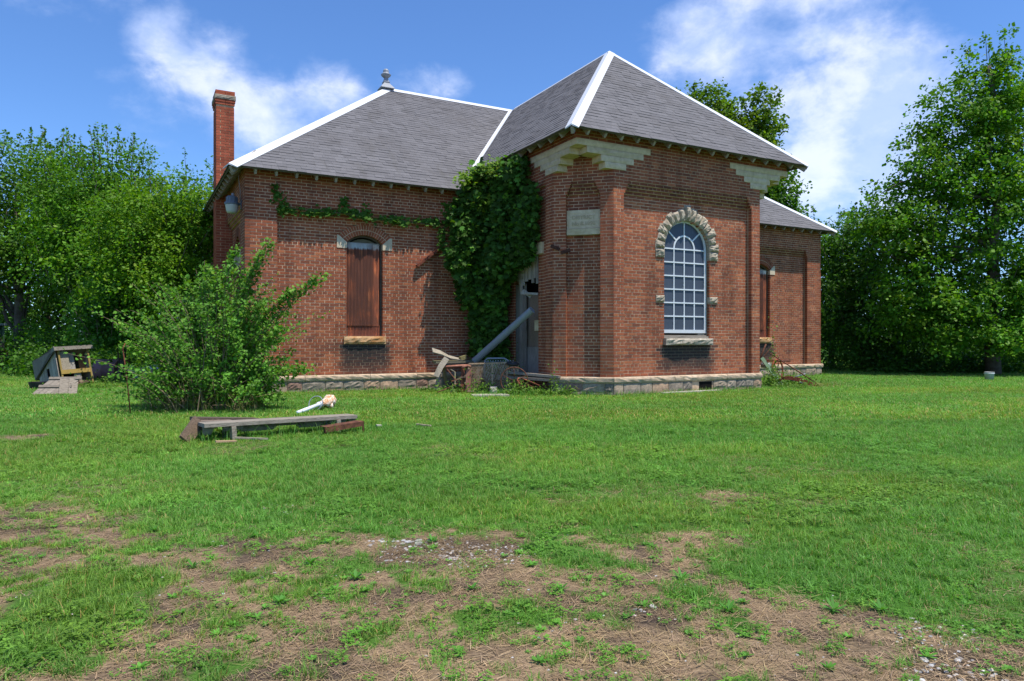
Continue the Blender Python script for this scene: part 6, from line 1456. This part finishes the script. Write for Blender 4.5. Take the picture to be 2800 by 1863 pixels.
# rusty expanded metal panel in an angle iron frame
me_ = thing('mesh_panel', 'rusty expanded metal panel standing in front of the picnic table', 'panel', (-.95, 1.8, 0))
ML, MR_ = V3(-1.42, 2.10, .03), V3(-.46, 1.62, .03); mu = (MR_-ML).normalized(); MH = .60; MW = (MR_-ML).length
for a, b in ((ML, ML+V3(0, 0, MH)), (MR_, MR_+V3(0, 0, MH+.03)), (ML+V3(0, 0, MH), MR_+V3(0, 0, MH+.03)), (ML+V3(0, 0, .0), MR_+V3(0, 0, .0)), (ML+mu*MW*.48, ML+mu*MW*.48+V3(0, 0, MH)), (ML+mu*MW*.78, ML+mu*MW*.78+V3(0, 0, MH))): m_ = MB(); m_.beam(a, b, .034, .030, up=tuple(mu.cross(V3(0, 0, 1)) if abs((b-a).normalized().z) > .5 else (0, 0, 1))); part(m_, 'frame_bar', 'rust_tan', me_)
m_ = MB(); nd = mu.cross(V3(0, 0, 1))
N = 34
for i in range(-14, N):
    for sg in (1, -1):
        x0 = MW*i/N*1.0; x1 = x0+MH*.5; pts_ = []
        for q in (0, 1):
            x = x0+(x1-x0)*q; z = MH*q if sg > 0 else MH*(1-q); pts_.append((x, z))
        (xa, zA), (xb, zB) = pts_
        if xb < 0 or xa > MW: continue
        def cl(x): return zA+(zB-zA)*(x-xa)/(xb-xa)
        a0, b0 = max(xa, 0), min(xb, MW); pA, pB = ML+mu*a0+V3(0, 0, cl(a0)), ML+mu*b0+V3(0, 0, cl(b0)); m_.beam(pA, pB, .008, .010, up=tuple(nd))
part(m_, 'mesh', 'rust_tan', me_)['kind'] = 'stuff'
# chain link gate corner behind it
cg = thing('chain_link_gate', 'bent chain link gate with pipe frame behind the rusty mesh', 'gate', (-.5, 2.4, 0))
m_ = MB(); m_.tube([(-.95, 2.3, .1), (-.93, 2.28, .70), (-.88, 2.26, .74), (-.55, 2.10, .74), (-.48, 2.06, .70), (-.30, 1.98, .42), (-.22, 1.94, .15)], .02, 8); part(m_, 'frame_pipe', 'grey_metal', cg, True)
m_ = MB()
for i in range(12):
    for sg in (1, -1): x = -.92+.05*i; m_.beam((x, 2.28+(x+.92)*-.5, .70-(0 if sg > 0 else 0)), (x+.3*sg*.5, 2.28-(x+.15*sg+.92)*.5, .25), .004, .004)
part(m_, 'mesh', 'white_paint', cg)['kind'] = 'stuff'
# rusty sheet posts and angle irons
sp_ = thing('sheet_post', 'rusty bent sheet metal post at the left end of the mesh panel', 'post', (-1.5, 2.1, 0))
m_ = MB(); m_.beam((-1.60, 2.05, 0), (-1.58, 2.05, .56), .10, .012, up=(.4, -1, 0), col=(1.4, 1.2, 1.2)); part(m_, 'plate', 'rust', sp_); m_ = MB(); m_.beam((-1.50, 1.98, .0), (-1.47, 1.98, .52), .11, .012, up=(-.6, -1, 0)); part(m_, 'plate', 'rust_pink', sp_); m_ = MB(); m_.tube([(-1.62, 2.0, .55), (-1.52, 1.97, .60), (-1.44, 1.97, .57)], .03, 7); part(m_, 'bracket', 'rust_pink', sp_, True)
def rod(name, label, pts, r, m='rust', cat='rod', col=(1, 1, 1)): m_ = MB(); m_.tube(pts, r, 6, col); return one(m_, name, m, label, cat, smooth=True)
rod('curved_rod', 'curved greenish iron rod left of the rusty mesh panel', [(-1.72, 2.4, .5), (-1.66, 2.3, .45), (-1.7, 2.2, .2), (-1.85, 2.1, .02)], .014, 'moss_wood')
rod('lever_rod', 'thin rusty lever crossing in front of the table legs', [(-1.85, 2.3, .52), (-1.7, 2.1, .25), (-1.55, 1.9, .02)], .012)
rod('long_rod', 'long thin rod lying low at the left of the junk', [(-2.2, 2.0, .04), (-1.9, 2.1, .12), (-1.62, 2.2, .2)], .012)
# old iron machine: tyre, thin wheel hoop
hp = thing('iron_wheel', 'large thin rusty iron wheel hoop standing in the weeds', 'wheel', (-.75, 1.0, 0)); hcen = V3(-.80, 1.16, .29); hx = (RV*1.0+FV*.0); hm = Matrix((RV, V3(0, 0, 1), -FV)).transposed()
m_ = MB(); m_.ring(hcen, .285, .011, hm, 40, 6); part(m_, 'rim', 'rust', hp, True)
for a in (.4, 1.6, 2.7, 3.8, 5.1): m_ = MB(); m_.tube([hcen, hcen+RV*.28*math.cos(a)+V3(0, 0, .28*math.sin(a))], .006, 5); part(m_, 'spoke', 'rust', hp, True)
ty = thing('small_tyre', 'small black tyre lying tilted on the rusty mesh panel', 'tyre', (-.55, 1.6, .6)); tm = Matrix.Rotation(.12, 3, 'X'); m_ = MB(); m_.ring((-.60, 1.60, .635), .10, .04, tm, 26, 8); part(m_, 'tread', 'black', ty, True); m_ = MB(); m_.lathe([(.07, -.02), (.075, .015), (.03, .02)], (-.60, 1.60, .635), 16); part(m_, 'hub', 'rust', ty, True)
rod('bent_pipe', 'hairpin bent rusty pipe in the weeds before the rod pile', [(-.62, .92, .02), (-.72, 1.05, .22), (-.76, 1.1, .30), (-.72, 1.13, .345), (-.64, 1.13, .34), (-.45, 1.05, .26), (-.28, 1.0, .18)], .016, col=(1.6, 1.3, 1.2))
rod('second_bent_pipe', 'second rusty pipe curving beside the hairpin pipe', [(-.60, 1.12, .04), (-.68, 1.2, .22), (-.68, 1.24, .28), (-.6, 1.24, .275), (-.36, 1.1, .14)], .014, col=(1.5, 1.2, 1.1))
# pile of rods and old lumber against the wing
rp = thing('rod_pile', 'pile of rusty rods and grey lumber against the wing foundation', 'scrap pile', (.0, 1.3, 0)); rgx = random.Random(12)
for i in range(26):
    a = V3(-.45+rgx.uniform(-.15, .15), 1.75+rgx.uniform(-.3, .2), rgx.uniform(.06, .38)); b = a+V3(rgx.uniform(.35, .62), rgx.uniform(-.75, -.35), rgx.uniform(-.12, .06)); b.x = min(b.x, .92-b.y-.12 if b.y < .92 else -.05); m_ = MB(); m_.tube([a, (a+b)/2+V3(0, 0, rgx.uniform(-.02, .02)), b], rgx.choice((.008, .012, .016)), 5, (rgx.uniform(.9, 1.7),)*3); part(m_, 'rod', 'rust', rp, True)
for a, b, w_, h, g in (((-.62, 1.72, .44), (.05, .72, .37), .12, .05, .8), ((-.60, 1.9, .40), (-.04, .98, .36), .10, .045, .5), ((-.72, 1.62, .34), (-.1, .85, .30), .07, .05, .6)): m_ = MB(); m_.beam(a, b, w_, h, col=(g, g, g)); part(m_, 'lumber', 'barn_wood', rp)
hp2 = thing('scrap_heap', 'brown heap of broken boards and rusty sheet between table and rods', 'scrap heap', (-.9, 2.3, 0)); rgx = random.Random(21)
for i in range(34):
    a = V3(rgx.uniform(-1.75, -.35), rgx.uniform(1.75, 2.9), rgx.uniform(.02, .40)); az = rgx.uniform(-.7, .7); ln = rgx.uniform(.2, .6); b = a+V3(math.cos(az)*ln, math.sin(az)*ln*.6, rgx.uniform(-.15, .2)); b.z = max(.03, b.z); b.x = min(b.x, -.2); g = rgx.uniform(.7, 1.6); m_ = MB(); w_ = rgx.uniform(.03, .10); n1_ = rgx.uniform(.006, .025)
    pm_ = (a+b)/2+V3(0, 0, rgx.uniform(-.03, .03)); m_.beam(a, pm_, w_, n1_, col=(g, g, g)); m_.beam(pm_, b, w_*rgx.uniform(.6, 1), n1_, col=(g, g, g)); part(m_, 'scrap_piece', rgx.choice(('rust', 'rust', 'dark_wood', 'moss_wood', 'rust_tan')), hp2)
# rock and slab in the grass before the pile
m_ = MB(); fr_b = lambda u, z, d: tuple(V3(-1.16, 1.42, 0)+RV*u+V3(0, 0, z)-FV*d); m_.rock([(-.08, 0), (.08, 0), (.075, .16), (-.075, .16)], fr_b, 0, .02, .16, 6, 6, 3, .012); m_.add([fr_b(-.075, .16, 0), fr_b(.075, .16, 0), fr_b(.07, .165, -.16), fr_b(-.07, .165, -.16)], [(0, 1, 2, 3)]); one(m_, 'stone_block', 'concrete', 'pale stone block in front of the rusty mesh panel', 'stone')
m_ = MB(); m_.box((-1.45, 1.0, .012), (.75, .38, .05), Matrix.Rotation(-.3, 3, 'Z')); one(m_, 'concrete_slab', 'concrete', 'flat concrete slab sunk in the grass below the junk', 'slab', kind='thing')
m_ = MB(); m_.box((2.9, -.16, .008), (1.7, .16, .05), Matrix.Rotation(.02, 3, 'Z'), (1.1, 1.1, 1.1)); one(m_, 'footing_strip', 'concrete', 'thin pale concrete strip in the grass below the arched window', 'footing', kind='thing')
# ================================================================ implement at the right corner
im = thing('farm_implement', 'rusty red farm implement with wheel and long rods at the right corner', 'implement', (6.5, .6, 0))
rx = lambda r, d, z: gp(r, d, z)
m_ = MB(); wc = rx(6.80, 18.1, .38); wm = Matrix(((RV*.75+FV*.66), V3(0, 0, 1), (RV*.66-FV*.75))).transposed(); m_.ring(wc, .27, .022, wm, 34, 6); part(m_, 'wheel_rim', 'rust_red', im, True)
for a in (.2, 1.25, 2.3, 3.3, 4.4, 5.4): m_ = MB(); m_.tube([wc, wc+(RV*.75+FV*.66)*.26*math.cos(a)+V3(0, 0, .26*math.sin(a))], .012, 5); part(m_, 'wheel_spoke', 'rust', im, True)
for a, b, r, mm in (((6.50, 17.8, .82), (7.55, 17.5, .08), .016, 'rust'), ((6.35, 18.2, .55), (6.85, 18.3, 1.12), .014, 'rust'), ((6.4, 18.4, .5), (6.62, 18.4, 1.05), .02, 'rust'), ((6.9, 17.8, .2), (7.35, 17.6, .03), .03, 'grey_metal'), ((7.0, 18.0, .15), (7.4, 17.8, .30), .016, 'grey_metal'), ((6.7, 18.1, .60), (7.2, 18.1, .66), .016, 'rust'), ((6.5, 18.2, .62), (7.1, 18.0, .62), .02, 'rust')): m_ = MB(); m_.tube([rx(*a), rx(*b)], r, 7); part(m_, 'rod', mm, im, True)
m_ = MB(); pts_ = [rx(6.62, 17.5, .20), rx(6.85, 17.4, .22), rx(7.1, 17.3, .17), rx(7.3, 17.25, .08), rx(7.42, 17.2, .0)]
for a, b in zip(pts_[:-1], pts_[1:]): m_.beam(a, b, .05, .09)
part(m_, 'curved_blade', 'rust_red', im)
m_ = MB(); m_.lathe([(.07, -.12), (.07, .12)], rx(6.55, 18.2, .5), 12, wm @ Matrix.Rotation(0, 3, 'X')); part(m_, 'hub', 'grey_metal', im, True)
m_ = MB(); a, b = rx(6.33, 17.9, .70), rx(6.72, 17.6, .03); m_.beam(a, b, .10, .03, up=tuple(-FV+RV*.3)); one(m_, 'green_board', 'green_board', 'faded green board leaning on the right corner of the wing', 'board')
m_ = MB(); a, b = rx(6.42, 18.05, .64), rx(6.80, 17.75, .05); m_.beam(a, b, .05, .03, up=tuple(-FV+RV*.3)); one(m_, 'brown_slat', 'dark_wood', 'narrow brown slat leaning beside the green board', 'board')
# ---- bucket far right
bk_ = thing('bucket', 'weathered white bucket standing on the lawn before the sycamore', 'bucket', (13.72, -.63, 0)); m_ = MB(); m_.lathe([(.105, 0), (.125, .235), (.13, .24), (.115, .24), (.10, .03)], (13.72, -.63, 0), 20, None, (.72, .70, .66)); part(m_, 'body', 'white_paint', bk_, True); m_ = MB(); m_.ring((13.72, -.63, .20), .128, .008, Matrix.Identity(3), 24, 5); part(m_, 'rib', 'white_paint', bk_, True)
# ================================================================ weeds round the junk and walls
def weedmass(name, label, spots_, seed, lsz=.05, col=(.075, .205, .026)):
    rg = np.random.default_rng(seed); PPw, S_ = [], []
    for x, y, rx_, h, n in spots_: 
        p = np.c_[x+rg.normal(size=n)*rx_*.5, y+rg.normal(size=n)*rx_*.4, np.abs(rg.normal(size=n))*h*.5+.01]; PPw.append(p); S_.append(lsz*rg.uniform(.5, 1.3, n))
    P2 = np.concatenate(PPw); k = ~inside_house(P2[:, 0], P2[:, 1]); P2 = P2[k]; S2_ = np.concatenate(S_)[k]; n = len(P2)
    return tag(leaf_mesh(name, P2, rg.normal(size=(n, 3))*.6+np.array([-.2, -.4, .8]), S2_, leaf_cols(n, col, .3, .45, rg), 'oval', 'leaf', None, None, seed), label, 'weeds', kind='stuff')
weedmass('wall_weeds', 'tall weeds growing through the junk by the doorway', [(-1.75, 2.2, .5, .25, 260), (-1.2, 1.6, .35, .22, 240), (-1.35, 1.9, .3, .35, 120), (-.85, .95, .3, .30, 420), (-.45, .75, .4, .16, 260), (-.2, 2.4, .3, .8, 420), (-.15, 1.9, .25, .55, 200), (.1, .55, .3, .2, 240), (-.1, .7, .12, .5, 70), (-2.1, 2.6, .4, .12, 160), (-5.55, -2.95, .22, .15, 120), (-5.4, -2.85, .15, .18, 70), (-7.0, -3.0, .25, .12, 90)], 61)
weedmass('corner_weeds', 'weeds tangled through the farm implement at the right corner', [(6.0, .35, .35, .5, 420), (5.75, .1, .12, 1.35, 220), (6.5, .4, .5, .35, 420), (6.9, .1, .5, .3, 360), (6.3, -.2, .6, .15, 300)], 62)
weedmass('hutch_weeds', 'weeds growing around the hutch and scrap', [(-8.8, 7.6, .5, .2, 240), (-8.6, 9.5, .8, .25, 260), (-9.4, 6.9, .3, .15, 100), (-8.2, 8.0, .8, .15, 200)], 63)
gm = MB(); rgg = random.Random(9)
def fringe(fr, a, b, n, h0=.04, h1=.15):
    for i in range(n):
        u = rgg.uniform(a, b); p = fr(u, 0, rgg.uniform(.05, .18)); g = rgg.uniform(.8, 1.25)
        blade(gm, p[0], p[1], rgg.uniform(h0, h1), .008, rgg.uniform(0, 6.28), rgg.uniform(.2, 1.1), (.085*g, .25*g, .03*g) if rgg.random() < .8 else (.3*g, .25*g, .11*g), 3)
for fr, a, b, n in ((fr_front, C_, W-C_, 900), (fr_cham, 0, CL, 300), (fr_main, -L, -2., 700), (fr_main, W, W+R, 500)): fringe(fr, a, b, n)
for i in range(420):
    x, y = -6.0+rgg.uniform(-1.4, 1.0), -3.15+rgg.gauss(0, .22); blade(gm, x, y, rgg.uniform(.08, .26), .007, rgg.uniform(0, 6.28), rgg.uniform(.3, 1.2), (.09, .25*rgg.uniform(.8, 1.2), .03), 3)
for i in range(260): x, y = 6.9+rgg.gauss(0, .3), -.3+rgg.gauss(0, .2); blade(gm, x, y, rgg.uniform(.05, .2), .007, rgg.uniform(0, 6.28), rgg.uniform(.3, 1.2), (.34, .27, .12), 3)
for i in range(500): x, y = -.9+rgg.gauss(0, .6), 1.0+rgg.gauss(0, .3); blade(gm, x, y, rgg.uniform(.06, .24), .008, rgg.uniform(0, 6.28), rgg.uniform(.3, 1.2), (.10, .28*rgg.uniform(.8, 1.2), .03), 3)
one(gm, 'long_grass', 'grass', 'uncut longer grass along the foundation and around the bench', 'grass', kind='stuff')
# ---- single weed rosettes on the bare strip
rw = random.Random(77)
for i, (x, y, s) in enumerate(((-6.43, -8.22, 1.0), (-7.28, -7.62, 1.05), (-7.12, -8.28, 1.1), (-6.98, -8.6, 1.0), (-7.35, -8.75, 1.0), (-5.62, -9.35, 1.1), (-5.72, -9.75, .95), (-5.32, -9.95, 1.1), (-6.55, -9.0, .9), (-7.65, -8.05, .95), (-6.2, -9.2, .9), (-5.15, -10.05, 1.0), (-7.8, -7.2, .9), (-6.72, -7.75, .8))):
    m_ = MB(); z = float(gz(np.array([x]), np.array([y]))[0])
    for k in range(13):
        a = k*2.4+rw.uniform(-.2, .2); g = rw.uniform(.8, 1.25); leaflet(m_, (x, y, z+.006), a, rw.uniform(.03, .058)*s, rw.uniform(.010, .017)*s, rw.uniform(.1, .9), (.085*g, .25*g, .035*g))
    one(m_, 'weed_rosette', 'leaf', 'small green weed rosette growing on the bare foreground strip', 'weed', 'weed rosettes on the bare strip')
